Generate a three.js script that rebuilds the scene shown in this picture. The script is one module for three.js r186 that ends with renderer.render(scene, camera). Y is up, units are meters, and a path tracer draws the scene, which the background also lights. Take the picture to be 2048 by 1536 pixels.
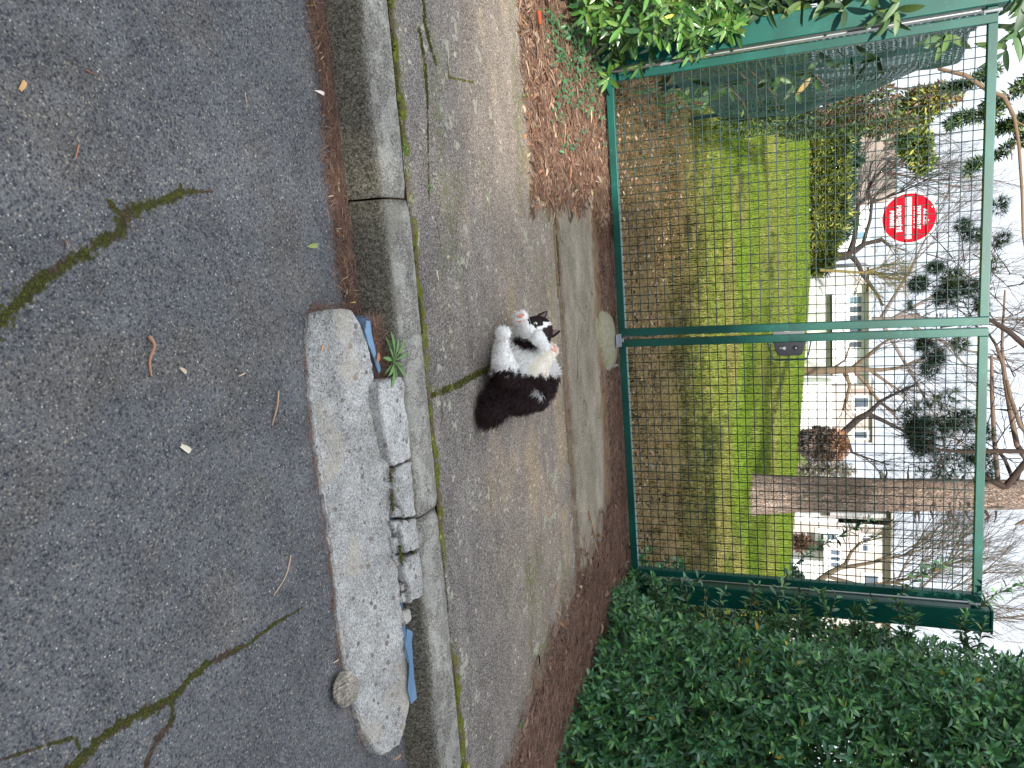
import * as THREE from 'three';
import { mergeGeometries } from 'three/addons/utils/BufferGeometryUtils.js';
import { RoundedBoxGeometry } from 'three/addons/geometries/RoundedBoxGeometry.js';

// ---------------------------------------------------------------- camera, sky, sun, exposure
const scene = new THREE.Scene();
const FOC = 1530, PIT = 0.3758, ROL = -0.0101, YAW = 0.1812;
const CAM = new THREE.Vector3(-0.572, 1.19, 4.694);
const FW = new THREE.Vector3(Math.sin(YAW) * Math.cos(PIT), -Math.sin(PIT), -Math.cos(YAW) * Math.cos(PIT));
const R0 = new THREE.Vector3(Math.cos(YAW), 0, Math.sin(YAW));
const U0 = new THREE.Vector3().crossVectors(R0, FW);
const RT = R0.clone().multiplyScalar(Math.cos(ROL)).addScaledVector(U0, Math.sin(ROL));
const UP = U0.clone().multiplyScalar(Math.cos(ROL)).addScaledVector(R0, -Math.sin(ROL));
const camera = new THREE.PerspectiveCamera(2 * Math.atan(768 / FOC) * 180 / Math.PI, 4 / 3, 0.05, 600);
// the photograph was taken in portrait and stored turned: the world's up points to the right of the picture
camera.position.copy(CAM);
camera.quaternion.setFromRotationMatrix(new THREE.Matrix4().makeBasis(UP, RT.clone().negate(), FW.clone().negate()));
camera.updateMatrixWorld();

const SUN = new THREE.Vector3(0.03, 0.44, 0.9).normalize();
{ // hazy pale winter sky: almost even, a little brighter towards the zenith and round the sun
  const w = 256, h = 128, d = new Float32Array(w * h * 4);
  for (let j = 0; j < h; j++) for (let i = 0; i < w; i++) {
    const th = (j + 0.5) / h * Math.PI - Math.PI / 2, ph = ((i + 0.5) / w - 0.5) * 2 * Math.PI;
    const v = new THREE.Vector3(Math.cos(th) * Math.cos(ph), Math.sin(th), Math.cos(th) * Math.sin(ph));
    const e = Math.max(0, v.y);
    const c = 0.5 + 0.5 * Math.max(-1, Math.min(1, v.dot(SUN)));
    const k = 1.0 + 0.9 * e + 0.5 * Math.pow(c, 10);
    const o = (j * w + i) * 4;
    d[o] = 0.62 * k; d[o + 1] = 0.675 * k; d[o + 2] = 0.75 * k; d[o + 3] = 1;
  }
  const t = new THREE.DataTexture(d, w, h, THREE.RGBAFormat, THREE.FloatType);
  t.mapping = THREE.EquirectangularReflectionMapping; t.magFilter = THREE.LinearFilter; t.minFilter = THREE.LinearFilter; t.needsUpdate = true;
  scene.background = t; scene.environment = t;
}
const sun = new THREE.DirectionalLight(new THREE.Color(1.0, 0.95, 0.86), 4.8);
sun.position.copy(SUN).multiplyScalar(60).add(new THREE.Vector3(0, 0, -10)); sun.target.position.set(0, 0, -10);
sun.castShadow = true; sun.shadow.radius = 3; sun.shadow.mapSize.set(4096, 4096);
Object.assign(sun.shadow.camera, { left: -45, right: 45, top: 45, bottom: -45, near: 1, far: 160 });
scene.add(sun, sun.target);

const renderer = new THREE.WebGLRenderer({ antialias: true });
renderer.setSize(1024, 768);
renderer.toneMapping = THREE.LinearToneMapping;
renderer.toneMappingExposure = 1.65;
renderer.outputColorSpace = THREE.SRGBColorSpace;
renderer.shadowMap.enabled = true;

// ---------------------------------------------------------------- helpers
let seed = 12345;
const rnd = () => { seed |= 0; seed = seed + 0x6D2B79F5 | 0; let t = Math.imul(seed ^ seed >>> 15, 1 | seed); t = t + Math.imul(t ^ t >>> 7, 61 | t) ^ t; return ((t ^ t >>> 14) >>> 0) / 4294967296; };
const reseed = s => { seed = s; };
const rr = (a, b) => a + (b - a) * rnd();
const sat = x => x < 0 ? 0 : x > 1 ? 1 : x;
const sstep = (a, b, x) => { const t = sat((x - a) / (b - a)); return t * t * (3 - 2 * t); };
const mix = (a, b, t) => a + (b - a) * t;
const V = (x, y, z) => new THREE.Vector3(x, y, z);
const h2 = (i, j, s = 0) => { let n = Math.imul(i, 374761393) + Math.imul(j, 668265263) + Math.imul(s, 2147483629) | 0; n = Math.imul(n ^ n >>> 13, 1274126177); n ^= n >>> 16; return (n >>> 0) / 4294967296; };
const noise = (x, y, s = 0) => { const i = Math.floor(x), j = Math.floor(y); let u = x - i, v = y - j; u = u * u * (3 - 2 * u); v = v * v * (3 - 2 * v); const a = h2(i, j, s), b = h2(i + 1, j, s), c = h2(i, j + 1, s), d = h2(i + 1, j + 1, s); return a + (b - a) * u + (c - a) * v + (a - b - c + d) * u * v; };
const fbm = (x, y, s = 0, o = 4) => { let v = 0, a = 0.5; for (let k = 0; k < o; k++) { v += a * noise(x, y, s + k * 17); x *= 2.03; y *= 2.03; a *= 0.5; } return v / (1 - Math.pow(0.5, o)); };
const n3 = (x, y, z, s = 0) => { const k = Math.floor(z); let w = z - k; w = w * w * (3 - 2 * w); return mix(noise(x, y, s + k * 131), noise(x, y, s + (k + 1) * 131), w); };
const s2l = c => { c /= 255; return c <= 0.04045 ? c / 12.92 : Math.pow((c + 0.055) / 1.055, 2.4); };
const rgb = (r, g, b) => new THREE.Color().setRGB(s2l(r), s2l(g), s2l(b));   // sRGB bytes to a linear colour
const rayDir = (ix, iy) => FW.clone().addScaledVector(UP, (ix - 1024) / FOC).addScaledVector(RT, (iy - 768) / FOC);
const G = (ix, iy, y = 0) => { const d = rayDir(ix, iy); return CAM.clone().addScaledVector(d, (y - CAM.y) / d.y); };     // photo pixel to a point at height y
const Wz = (ix, iy, z = 0) => { const d = rayDir(ix, iy); return CAM.clone().addScaledVector(d, (z - CAM.z) / d.z); };     // photo pixel to a point on the upright plane at z

const used = {};
function numbered(n) { const k = used[n] = (used[n] ?? -1) + 1; return k ? n + '_' + String(k).padStart(3, '0') : n; }
function fin(o) { o.traverse(m => { if (m.isMesh) { m.castShadow = true; m.receiveShadow = true; } }); return o; }
function thing(name, label, category, group) { const g = new THREE.Group(); g.name = numbered(name); g.userData = { label, category }; if (group) g.userData.group = group; scene.add(g); return g; }
function tag(o, name, label, category, group) { o.name = numbered(name); o.userData = { label, category }; if (group) o.userData.group = group; scene.add(o); return fin(o); }
function struct(o, name, label) { o.name = numbered(name); o.userData = { kind: 'structure' }; if (label) o.userData.label = label; scene.add(o); return fin(o); }
function part(parent, name, geo, mat, label) { const m = new THREE.Mesh(geo, mat); m.name = name; m.castShadow = m.receiveShadow = true; if (label) m.userData.label = label; parent.add(m); return m; }
function std(color, roughness = 0.8, extra = {}) { return new THREE.MeshPhysicalMaterial({ color, roughness, specularIntensity: roughness >= .8 ? .2 : 1, ...extra }); }

// bakes a colour map and a relief map over w x h metres; f(x, y, out) fills out = [r, g, b (sRGB bytes), height 0..1]
function bake(pw, ph, w, h, x0, y0, f, relief = true) {
  const a = new Uint8Array(pw * ph * 4), b = relief ? new Uint8Array(pw * ph * 4) : null, o = [0, 0, 0, 0];
  for (let j = 0, k = 0; j < ph; j++) for (let i = 0; i < pw; i++, k += 4) {
    f(x0 + (i + 0.5) / pw * w, y0 + (j + 0.5) / ph * h, o);
    a[k] = Math.max(0, Math.min(255, o[0])); a[k + 1] = Math.max(0, Math.min(255, o[1])); a[k + 2] = Math.max(0, Math.min(255, o[2])); a[k + 3] = 255;
    if (b) { b[k] = b[k + 1] = b[k + 2] = Math.max(0, Math.min(255, o[3] * 255)); b[k + 3] = 255; }
  }
  const mk = (d, cs) => { const t = new THREE.DataTexture(d, pw, ph); t.wrapS = t.wrapT = THREE.RepeatWrapping; t.magFilter = THREE.LinearFilter; t.minFilter = THREE.LinearMipmapLinearFilter; t.generateMipmaps = true; if (cs) t.colorSpace = THREE.SRGBColorSpace; t.needsUpdate = true; return t; };
  return { map: mk(a, true), bump: b ? mk(b, false) : null };
}
// sheet in x/z with uv in tiles
function sheet(x0, x1, z0, z1, nx, nz, yf, uvf, cf) {
  const p = [], uv = [], idx = [], col = [];
  for (let j = 0; j <= nz; j++) for (let i = 0; i <= nx; i++) {
    const x = mix(x0, x1, i / nx), z = mix(z0, z1, j / nz); p.push(x, yf(x, z), z); const q = uvf(x, z); uv.push(q[0], q[1]);
    if (cf) { const c = cf(x, z); col.push(c.r, c.g, c.b); }
  }
  for (let j = 0; j < nz; j++) for (let i = 0; i < nx; i++) { const a = j * (nx + 1) + i, b = a + 1, c = a + nx + 1, d = c + 1; if (z1 > z0) idx.push(a, c, b, b, c, d); else idx.push(a, b, c, b, d, c); }
  const g = new THREE.BufferGeometry(); g.setAttribute('position', new THREE.Float32BufferAttribute(p, 3)); g.setAttribute('uv', new THREE.Float32BufferAttribute(uv, 2));
  if (cf) g.setAttribute('color', new THREE.Float32BufferAttribute(col, 3));
  g.setIndex(idx); g.computeVertexNormals(); return g;
}
const FAR = [9, .001];
// distance from (x, y) to a polyline of [x, y, halfwidth]; returns distance and interpolated half width
function polyDist(x, y, L) {
  if (!L.bb) { L.bb = [1e9, -1e9, 1e9, -1e9]; for (const p of L) { L.bb[0] = Math.min(L.bb[0], p[0]); L.bb[1] = Math.max(L.bb[1], p[0]); L.bb[2] = Math.min(L.bb[2], p[1]); L.bb[3] = Math.max(L.bb[3], p[1]); } }
  if (x < L.bb[0] - .06 || x > L.bb[1] + .06 || y < L.bb[2] - .06 || y > L.bb[3] + .06) return FAR;
  let best = 1e9, bw = 0;
  for (let k = 0; k + 1 < L.length; k++) {
    const a = L[k], b = L[k + 1], dx = b[0] - a[0], dy = b[1] - a[1]; const t = sat(((x - a[0]) * dx + (y - a[1]) * dy) / (dx * dx + dy * dy + 1e-12));
    const d = Math.hypot(x - a[0] - dx * t, y - a[1] - dy * t); if (d < best) { best = d; bw = mix(a[2], b[2], t); }
  }
  return [best, bw];
}
// tapered tube through points [Vector3, radius]
function tube(P, sides = 6, cap = true) {
  const n = P.length, pos = [], uv = [], idx = []; let side = null, len = 0;
  for (let i = 0; i < n; i++) {
    const t = V(0, 0, 0).subVectors(P[Math.min(n - 1, i + 1)][0], P[Math.max(0, i - 1)][0]).normalize();
    if (!side) side = Math.abs(t.y) < 0.9 ? V(0, 1, 0).cross(t).normalize() : V(1, 0, 0).cross(t).normalize();
    else side.addScaledVector(t, -side.dot(t)).normalize();
    const bin = V(0, 0, 0).crossVectors(t, side);
    if (i) len += P[i][0].distanceTo(P[i - 1][0]);
    for (let k = 0; k <= sides; k++) { const a = k / sides * 2 * Math.PI, c = Math.cos(a) * P[i][1], s = Math.sin(a) * P[i][1], o = P[i][0]; pos.push(o.x + side.x * c + bin.x * s, o.y + side.y * c + bin.y * s, o.z + side.z * c + bin.z * s); uv.push(k / sides * 2 * Math.PI * P[0][1], len); }
  }
  const m = sides + 1;
  for (let i = 0; i + 1 < n; i++) for (let k = 0; k < sides; k++) { const a = i * m + k; idx.push(a, a + m, a + 1, a + 1, a + m, a + m + 1); }
  if (cap) for (const [ring, flip] of [[0, 1], [n - 1, 0]]) { const c = pos.length / 3, o = P[ring][0]; pos.push(o.x, o.y, o.z); uv.push(0, 0); for (let k = 0; k < sides; k++) { const a = ring * m + k; flip ? idx.push(c, a, a + 1) : idx.push(c, a + 1, a); } }
  const g = new THREE.BufferGeometry(); g.setAttribute('position', new THREE.Float32BufferAttribute(pos, 3)); g.setAttribute('uv', new THREE.Float32BufferAttribute(uv, 2)); g.setIndex(idx); g.computeVertexNormals(); return g;
}
const smoothPts = (pts, n) => { const c = new THREE.CatmullRomCurve3(pts); return c.getPoints(n); };
function box(w, h, d, x, y, z, r = 0) { const g = r ? new RoundedBoxGeometry(w, h, d, 2, r) : new THREE.BoxGeometry(w, h, d); g.translate(x, y, z); return g; }
// broken slab: top outline (Vector3 list), thickness down, with a worn edge
function slab(top, depth, inset = 0.005, drop = 0.007, bot = null) {
  const n = top.length, c = V(0, 0, 0); top.forEach(p => c.addScaledVector(p, 1 / n));
  let area = 0; for (let i = 0; i < n; i++) { const a = top[i], b = top[(i + 1) % n]; area += a.x * b.z - b.x * a.z; }
  const T = area > 0 ? top.slice().reverse() : top.slice();
  const nor = T.map((p, i) => { const a = T[(i + n - 1) % n], b = T[(i + 1) % n]; return V(-(b.z - a.z), 0, b.x - a.x).normalize(); });
  const inn = T.map((p, i) => p.clone().addScaledVector(nor[i], -inset * (0.5 + rnd())).add(V(0, rr(-0.0015, 0.0015), 0)));
  const mid = T.map(p => p.clone().add(V(0, -drop, 0)));
  const low = T.map((p, i) => { const q = p.clone(); q.y = bot === null ? p.y - depth : bot; return q; });
  const pos = [], uv = [], idx = [], push = p => { pos.push(p.x, p.y, p.z); uv.push(p.x, p.z - p.y); };
  const tri = THREE.ShapeUtils.triangulateShape(inn.map(p => new THREE.Vector2(p.x, -p.z)), []);
  inn.forEach(push); for (const t of tri) idx.push(t[0], t[1], t[2]);
  const ring = (A, B) => { const o = pos.length / 3; A.forEach(push); B.forEach(push); for (let i = 0; i < n; i++) { const j = (i + 1) % n; idx.push(o + i, o + n + i, o + j, o + j, o + n + i, o + n + j); } };
  ring(inn, mid); ring(mid, low);
  const g = new THREE.BufferGeometry(); g.setAttribute('position', new THREE.Float32BufferAttribute(pos, 3)); g.setAttribute('uv', new THREE.Float32BufferAttribute(uv, 2)); g.setIndex(idx); g.computeVertexNormals(); return g;
}
function jag(P, step, amp, s) { // densify a closed outline and roughen it
  const o = []; for (let i = 0; i < P.length; i++) { const a = P[i], b = P[(i + 1) % P.length], L = a.distanceTo(b), k = Math.max(1, Math.round(L / step)); for (let m = 0; m < k; m++) { const q = a.clone().lerp(b, m / k); q.x += (noise(q.x / 0.02, q.z / 0.02, s) - 0.5) * 2 * amp; q.z += (noise(q.x / 0.02, q.z / 0.02, s + 5) - 0.5) * 2 * amp; o.push(q); } } return o;
}
// leaf blade lying along +z from the origin, folded along the midrib and arched
function leafGeo(L, W, fold = 0.15, arch = 0.12, seg = 4, shape = 0.5) {
  const p = [], uv = [], idx = [];
  for (let i = 0; i <= seg; i++) { const t = i / seg, s = Math.pow(t, shape) * Math.pow(1 - t, 0.75) * 1.9, w = W / 2 * Math.min(1, s + (i === 0 ? 0.06 : 0)), z = L * t, y = -arch * L * t * t; p.push(-w, y + w * fold * 2, z, 0, y, z, w, y + w * fold * 2, z); uv.push(0, t, 0.5, t, 1, t); }
  for (let i = 0; i < seg; i++) { const a = i * 3; for (const q of [a, a + 1]) idx.push(q, q + 3, q + 1, q + 1, q + 3, q + 4); }
  const g = new THREE.BufferGeometry(); g.setAttribute('position', new THREE.Float32BufferAttribute(p, 3)); g.setAttribute('uv', new THREE.Float32BufferAttribute(uv, 2)); g.setIndex(idx); g.computeVertexNormals(); return g;
}
const _m = new THREE.Matrix4(), _q = new THREE.Quaternion();
function orient(pos, dir, up, scale) { // +z along dir, +y near up
  const z = dir.clone().normalize(), x = V(0, 0, 0).crossVectors(up, z); if (x.lengthSq() < 1e-6) x.set(1, 0, 0); x.normalize(); const y = V(0, 0, 0).crossVectors(z, x);
  return new THREE.Matrix4().makeBasis(x, y, z).scale(V(scale, scale, scale)).setPosition(pos);
}
function instanced(name, geo, mat, list, parent = null) { // list of [Matrix4, Color]
  const m = new THREE.InstancedMesh(geo, mat, list.length); list.forEach(([a, c], i) => { m.setMatrixAt(i, a); if (c) m.setColorAt(i, c); });
  m.instanceMatrix.needsUpdate = true; m.name = parent ? name : numbered(name); m.userData = { kind: 'stuff' }; m.castShadow = m.receiveShadow = true; (parent || scene).add(m); return m;
}
const rdir = () => { const z = rr(-1, 1), a = rr(0, 2 * Math.PI), s = Math.sqrt(1 - z * z); return V(s * Math.cos(a), z, s * Math.sin(a)); };
const vary = (c, v, h = 0) => { const k = 1 + rr(-v, v); return new THREE.Color(c.r * k * (1 + rr(-h, h)), c.g * k, c.b * k * (1 + rr(-h, h))); };
// ---------------------------------------------------------------- ground, road, pavement
const ROADY = -0.13;
const onRoad = L => L.map(([ix, iy, w]) => { const p = G(ix, iy, ROADY); return [p.x, p.z, w]; });
const onWalk = L => L.map(([ix, iy, w]) => { const p = G(ix, iy, 0); return [p.x, p.z, w]; });
const crackA = onRoad([[-40, 690, .014], [0, 645, .014], [60, 580, .011], [160, 510, .011], [240, 462, .013], [252, 425, .012], [330, 400, .009], [368, 385, .006], [425, 383, .003]]);
const crackA2 = onRoad([[255, 440, .006], [222, 408, .008], [215, 400, .004]]), crackA3 = onRoad([[360, 390, .005], [362, 370, .003]]);
const crackB = onRoad([[100, 1580, .012], [145, 1530, .012], [200, 1478, .011], [262, 1435, .010], [345, 1398, .011], [380, 1355, .008], [420, 1325, .009], [500, 1285, .006], [545, 1250, .005], [605, 1215, .002]]);
const crackB2 = onRoad([[347, 1400, .005], [342, 1450, .006], [310, 1485, .007], [290, 1536, .006]]), crackB3 = onRoad([[160, 1500, .003], [150, 1476, .004], [100, 1488, .003], [0, 1520, .002]]);
const roadCracks = [crackA, crackA2, crackA3, crackB, crackB2, crackB3];
// stone-in-binder surface: nearest random point in a cell grid
function stones(x, y, cell, s) {
  const gx = x / cell, gy = y / cell, ci = Math.floor(gx), cj = Math.floor(gy); let b = 9, bi = 0, bj = 0, b2 = 9;
  for (let j = -1; j <= 1; j++) for (let i = -1; i <= 1; i++) { const a = ci + i, c = cj + j; const dx = a + h2(a, c, s) - gx, dy = c + h2(a, c, s + 1) - gy, d = dx * dx + dy * dy; if (d < b) { b2 = b; b = d; bi = a; bj = c; } else if (d < b2) b2 = d; }
  return [Math.sqrt(b), h2(bi, bj, s + 2), h2(bi, bj, s + 3), Math.sqrt(b2)];
}
const TRW = 3.6, TRH = 1.8, RX0 = -1.9, RZ0 = 2.6;
const roadTex = bake(2048, 1024, TRW, TRH, RX0, RZ0, (x, z, o) => {
  const [d, c, c2, e] = stones(x, z, 0.0072, 3), [d2, f, f2] = stones(x, z, 0.0032, 9);
  const big = fbm(x * 2.2, z * 2.2, 5, 4), mid = fbm(x * 14, z * 14, 8, 3);
  let v = 94 + (big - .5) * 14 + (mid - .5) * 26 + (f - .5) * 34, r = v, g = v * .995, b = v * 1.0, h = 0.42 + (f - .5) * .25;
  if (d < 0.42) { const k = (c - .5) * 62; r = v * .55 + (86 + k) * .45; g = v * .55 + (87 + k) * .45; b = v * .55 + (90 + k * .97) * .45; h = 0.62 + c * .25; if (c > .93) { r += 22; g += 15; b += 6; } if (c < .2) { r -= 18; g -= 17; b -= 14; } }
  if (e - d < .12) { r -= 16; g -= 16; b -= 15; h -= .2; }
  if (f2 > .982 && d2 < .45) { r += 62; g += 62; b += 60; h += .12; }
  if (c2 > .993 && d < .26) { r = 180; g = 178; b = 172; h = .9; }
  const warm = sstep(.55, .75, fbm(x * 5 + 9, z * 5, 31, 3)); r += warm * 3; g += warm * 1; b -= warm * 2;
  let best = 1;
  for (const L of roadCracks) { const [dd, w] = polyDist(x, z, L); if (dd > .05) continue; const q = dd / w + (noise(x * 160, z * 160, 41) - .5) * 1.5 + (noise(x * 45, z * 45, 42) - .5) * 1.1; if (q < best * 1.6 && dd < .05) best = Math.min(best, q / 1.6 * 1); }
  if (best < 1) { const t = sstep(1, .45, best), gr = noise(x * 260, z * 260, 43), gm = fbm(x * 26, z * 26, 44, 3); let mr = mix(40, 68, gr), mg = mix(40, 68, gr), mb = mix(30, 28, gr); if (gm < .42) { mr = 45 + gr * 35; mg = 38 + gr * 28; mb = 33 + gr * 22; } r = mix(r, mr, t); g = mix(g, mg, t); b = mix(b, mb, t); h = mix(h, .25 + gr * .35, t); }
  o[0] = r; o[1] = g; o[2] = b; o[3] = h;
});
const roadMat = std(0xffffff, 0.9, { map: roadTex.map, bumpMap: roadTex.bump, bumpScale: 0.004 });
struct(new THREE.Mesh(sheet(-40, 40, 2.6, 9.0, 80, 12, () => ROADY, (x, z) => [(x - RX0) / TRW, (z - RZ0) / TRH]), roadMat), 'road', 'grey asphalt road with mossy cracks');

const seamGreen = onWalk([[845, -40, .010], [850, 50, .012], [862, 95, .010], [872, 130, .005]]), seamGreen2 = onWalk([[838, 60, .010], [850, 130, .012], [855, 200, .008], [856, 300, .004], [858, 400, .003]]), seamGreen3 = onWalk([[895, 110, .002], [898, 155, .005], [925, 160, .004], [948, 165, .004]]);
const seamMoss = onWalk([[864, 792, .012], [890, 780, .013], [920, 768, .012], [950, 750, .013], [985, 735, .012], [1010, 722, .008]]);
const hair = [onWalk([[868, 420, .002], [880, 480, .004], [884, 520, .003]]), onWalk([[880, 760, .002], [885, 830, .003], [878, 870, .002]]), onWalk([[905, 500, .002], [900, 540, .003]]), onWalk([[1060, 960, .001], [1056, 1100, .002], [1066, 1250, .002]]), onWalk([[960, 290, .0012], [985, 480, .0015], [990, 640, .001]])];
const TWW = 3.6, TWH = 1.8, WX0 = -1.9, WZ0 = 0.85;
const walkTex = bake(2048, 1024, TWW, TWH, WX0, WZ0, (x, z, o) => {
  const [d, c, c2, e] = stones(x, z, 0.0062, 23), [d2, f, f2] = stones(x, z, 0.0027, 29);
  const big = fbm(x * 1.7, z * 2.6, 51, 4), mid = fbm(x * 9, z * 18, 55, 4);
  const near = sstep(1.55, 2.35, z + (big - .5) * .5);             // old asphalt by the kerb is darker, sandier towards the gate
  let v = mix(129, 110, near) + (big - .5) * 34 + (mid - .5) * 30 + (f - .5) * 62, r = v * mix(1.05, 1.02, near), g = v * .96, b = v * mix(.87, .91, near), h = .45 + (f - .5) * .3;
  if (d < .38) { const k = (c - .5) * 74; r += k; g += k; b += k; h = .6 + c * .25; }
  if (e - d < .13) { r -= 20; g -= 20; b -= 19; h -= .18; }
  if (f2 > .975 && d2 < .45) { r += 60; g += 58; b += 52; }
  const sand = sstep(.62, .8, fbm(x * 3.1 + 4, z * 5.3, 61, 3)) * (1 - near * .6); r += sand * 14; g += sand * 9;
  // lichen rosettes
  const lx = fbm(x * 7, z * 11, 71, 2), l2 = noise(x * 34, z * 34, 73), l3 = noise(x * 120, z * 120, 75);
  const li = sstep(.60, .68, lx) * sstep(.62, .74, l2 * .65 + l3 * .35); r = mix(r, 158, li * .75); g = mix(g, 158, li * .75); b = mix(b, 138, li * .75);
  const olive = sstep(.56, .74, fbm(x * 2.4, z * 6.4, 81, 3)) * sstep(.35, .7, noise(x * 90, z * 90, 83)) * .42 * sstep(.2, -.9, x) + sstep(.5, .66, fbm(x * 3.4, z * 7, 85, 3)) * sstep(.3, .7, noise(x * 80, z * 80, 86)) * .55 * sstep(.35, .75, x) * sstep(2.1, 1.6, z) * sstep(1.05, 1.25, z); r = mix(r, 92, olive); g = mix(g, 96, olive); b = mix(b, 52, olive);
  let moss = 0; const nn = noise(x * 150, z * 150, 91), nb = noise(x * 40, z * 40, 93);
  for (const L of [seamGreen, seamGreen2, seamGreen3, seamMoss]) { const [dd, w] = polyDist(x, z, L); moss = Math.max(moss, sstep(1.25, .5, dd / w + (nn - .5) * 1.3 + (nb - .5) * .9)); }
  const kz = (z - 2.468) / .016 + (nb - .5) * 2.2; const km = sstep(-1.4, -.2, kz) * sstep(.3, .62, fbm(x * 3.3, 4, 95, 3) + (x < -.9 ? .25 : 0) + (x > -.65 && x < -.35 ? .25 : 0) - (x > .2 ? .12 : 0)); moss = Math.max(moss, km * sstep(.2, .5, nn + .25));
  const mq = sstep(.35, .6, nb), mr = mix(mix(70, 86, nn), mix(62, 104, nn), mq), mg = mix(mix(62, 76, nn), mix(66, 106, nn), mq), mb = mix(mix(46, 52, nn), mix(24, 34, nn), mq); r = mix(r, mr, moss); g = mix(g, mg, moss); b = mix(b, mb, moss); h = mix(h, .5 + nn * .5, moss);
  for (const L of hair) { const [dd, w] = polyDist(x, z, L); if (dd > .02) continue; const t = sstep(1.2, .3, dd / w + (nb - .5) * 1.6); r = mix(r, 62, t * .8); g = mix(g, 62, t * .8); b = mix(b, 40, t * .8); h = mix(h, .1, t); }
  const bl = stones(x, z, .05, 97); if (bl[1] > .86 && bl[0] < .10 + bl[2] * .07) { r += 40; g += 38; b += 30; }
  o[0] = r; o[1] = g; o[2] = b; o[3] = h;
});
const walkMat = std(0xffffff, 0.92, { map: walkTex.map, bumpMap: walkTex.bump, bumpScale: 0.003 });
struct(new THREE.Mesh(sheet(-40, 40, 1.008, 2.494, 100, 10, (x, z) => 0.004 * (fbm(x * 1.5, z * 2, 7) - .5) * sstep(2.49, 2.3, z), (x, z) => [(x - WX0) / TWW, (z - WZ0) / TWH]), walkMat), 'pavement', 'worn brown-grey asphalt pavement with moss in its seams');

// concrete apron under the gate
const joint = onWalk([[1098, 380, .004], [1112, 520, .006], [1118, 600, .005]]);
const apronTex = bake(2048, 700, 2.4, .82, -1.1, .2, (x, z, o) => {
  const [d, c, c2, e] = stones(x, z, .0045, 103); const big = fbm(x * 2.2, z * 6, 105, 4), mid = fbm(x * 10, z * 15, 107, 4), f = noise(x * 420, z * 420, 109);
  let v = 128 + (big - .5) * 40 + (mid - .5) * 40 + (f - .5) * 44 + (c - .5) * 34, r = v * 1.015, g = v * .94, b = v * .82, h = .5 + (f - .5) * .3 + (mid - .5) * .5;
  if (c2 > .97 && d < .35) { r -= 42; g -= 42; b -= 40; }
  const soil = sstep(.40, .30, z + (mid - .5) * .16 + (big - .5) * .1); r = mix(r, 104 + f * 30, soil * .8); g = mix(g, 86 + f * 22, soil * .8); b = mix(b, 64 + f * 16, soil * .8);
  const crk = Math.abs(fbm(x * 1.4, z * 5, 111, 3) - .5); if (crk < .006) { r -= 36; g -= 36; b -= 34; h -= .3; }
  const strip = sstep(.95, .985, z + (mid - .5) * .12) * sstep(.3, .5, noise(x * 9, z * 30, 117) + .12); const sm = noise(x * 60, z * 60, 113); r = mix(r, mix(92, 124, sm), strip * .6); g = mix(g, mix(80, 116, sm), strip * .6); b = mix(b, mix(62, 80, sm), strip * .6);
  const ms = sstep(.60, .72, fbm(x * 6, z * 9, 115, 3)) * sstep(.9, .97, z) * sstep(-.2, -.5, x); r = mix(r, 88, ms); g = mix(g, 96, ms); b = mix(b, 28, ms);
  o[0] = r; o[1] = g; o[2] = b; o[3] = h;
});
const apronMat = std(0xffffff, 0.93, { map: apronTex.map, bumpMap: apronTex.bump, bumpScale: .003 });
{
  const edge = x => .997 + (noise(x * 14, 3, 121) - .5) * .012;
  const g = sheet(-1.1, 1.3, .2, 1.0, 160, 24, (x, z) => .006 + .004 * (fbm(x * 3, z * 5, 9) - .5) - .03 * sstep(.985, 1, z), (x, z) => [(x + 1.1) / 2.4, (z - .2) / .82]);
  const p = g.attributes.position; for (let i = 0; i < p.count; i++) if (p.getZ(i) > .96) p.setZ(i, p.getZ(i) + edge(p.getX(i)) - .997); g.computeVertexNormals();
  struct(new THREE.Mesh(g, apronMat), 'driveway_apron', 'worn concrete strip in front of the gate');
}
// broken threshold strip along the joint
{
  const m = std(0xffffff, .95, { map: apronTex.map });
  const strip = new THREE.Group(); struct(strip, 'threshold_kerb', 'narrow sunken edging along the driveway joint');
  reseed(71);
  for (const [a, b] of [[-.70, -.48], [-.475, -.335], [.02, .36], [.37, .52]]) { const g = slab(jag([V(a, .007, 1.0), V(b, .007, 1.0), V(b, .006, 1.026), V(a, .006, 1.026)], .02, .003, 3), .03, .003, .004); part(strip, 'edging_stone', g, m); }
}

// terrain behind and under everything: one sheet to the horizon
function landY(x, z) {
  const t = sat((-z - 5) / 45); const base = Math.min(1.02, 1.02 - .083 * (x - 2.6)), lim = Math.max(-1.2, base);
  const far = sat((-z - 55) / 60);
  return -0.012 + t * lim * (1 - far * .3) + (z < -.3 ? .03 * (fbm(x * .8, z * .8, 131) - .5) * sstep(-.3, -2, z) : 0);
}
const lawnTex = bake(1024, 1024, 2.4, 2.4, 0, 0, (x, z, o) => {
  const per = 2.4, w = (a, b, s) => { // tileable blend
    const k = sat((x - 2) / .4), l = sat((z - 2) / .4); return mix(mix(noise(x * a, z * b, s), noise((x - per) * a, z * b, s), k), mix(noise(x * a, (z - per) * b, s), noise((x - per) * a, (z - per) * b, s), k), l); };
  const a = w(60, 24, 1), b = w(150, 60, 2), c = w(9, 9, 3); const v = 232 + (a - .5) * 80 + (b - .5) * 80 + (c - .5) * 30; o[0] = v; o[1] = v; o[2] = v * .98; o[3] = a * .6 + b * .4;
});
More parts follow.
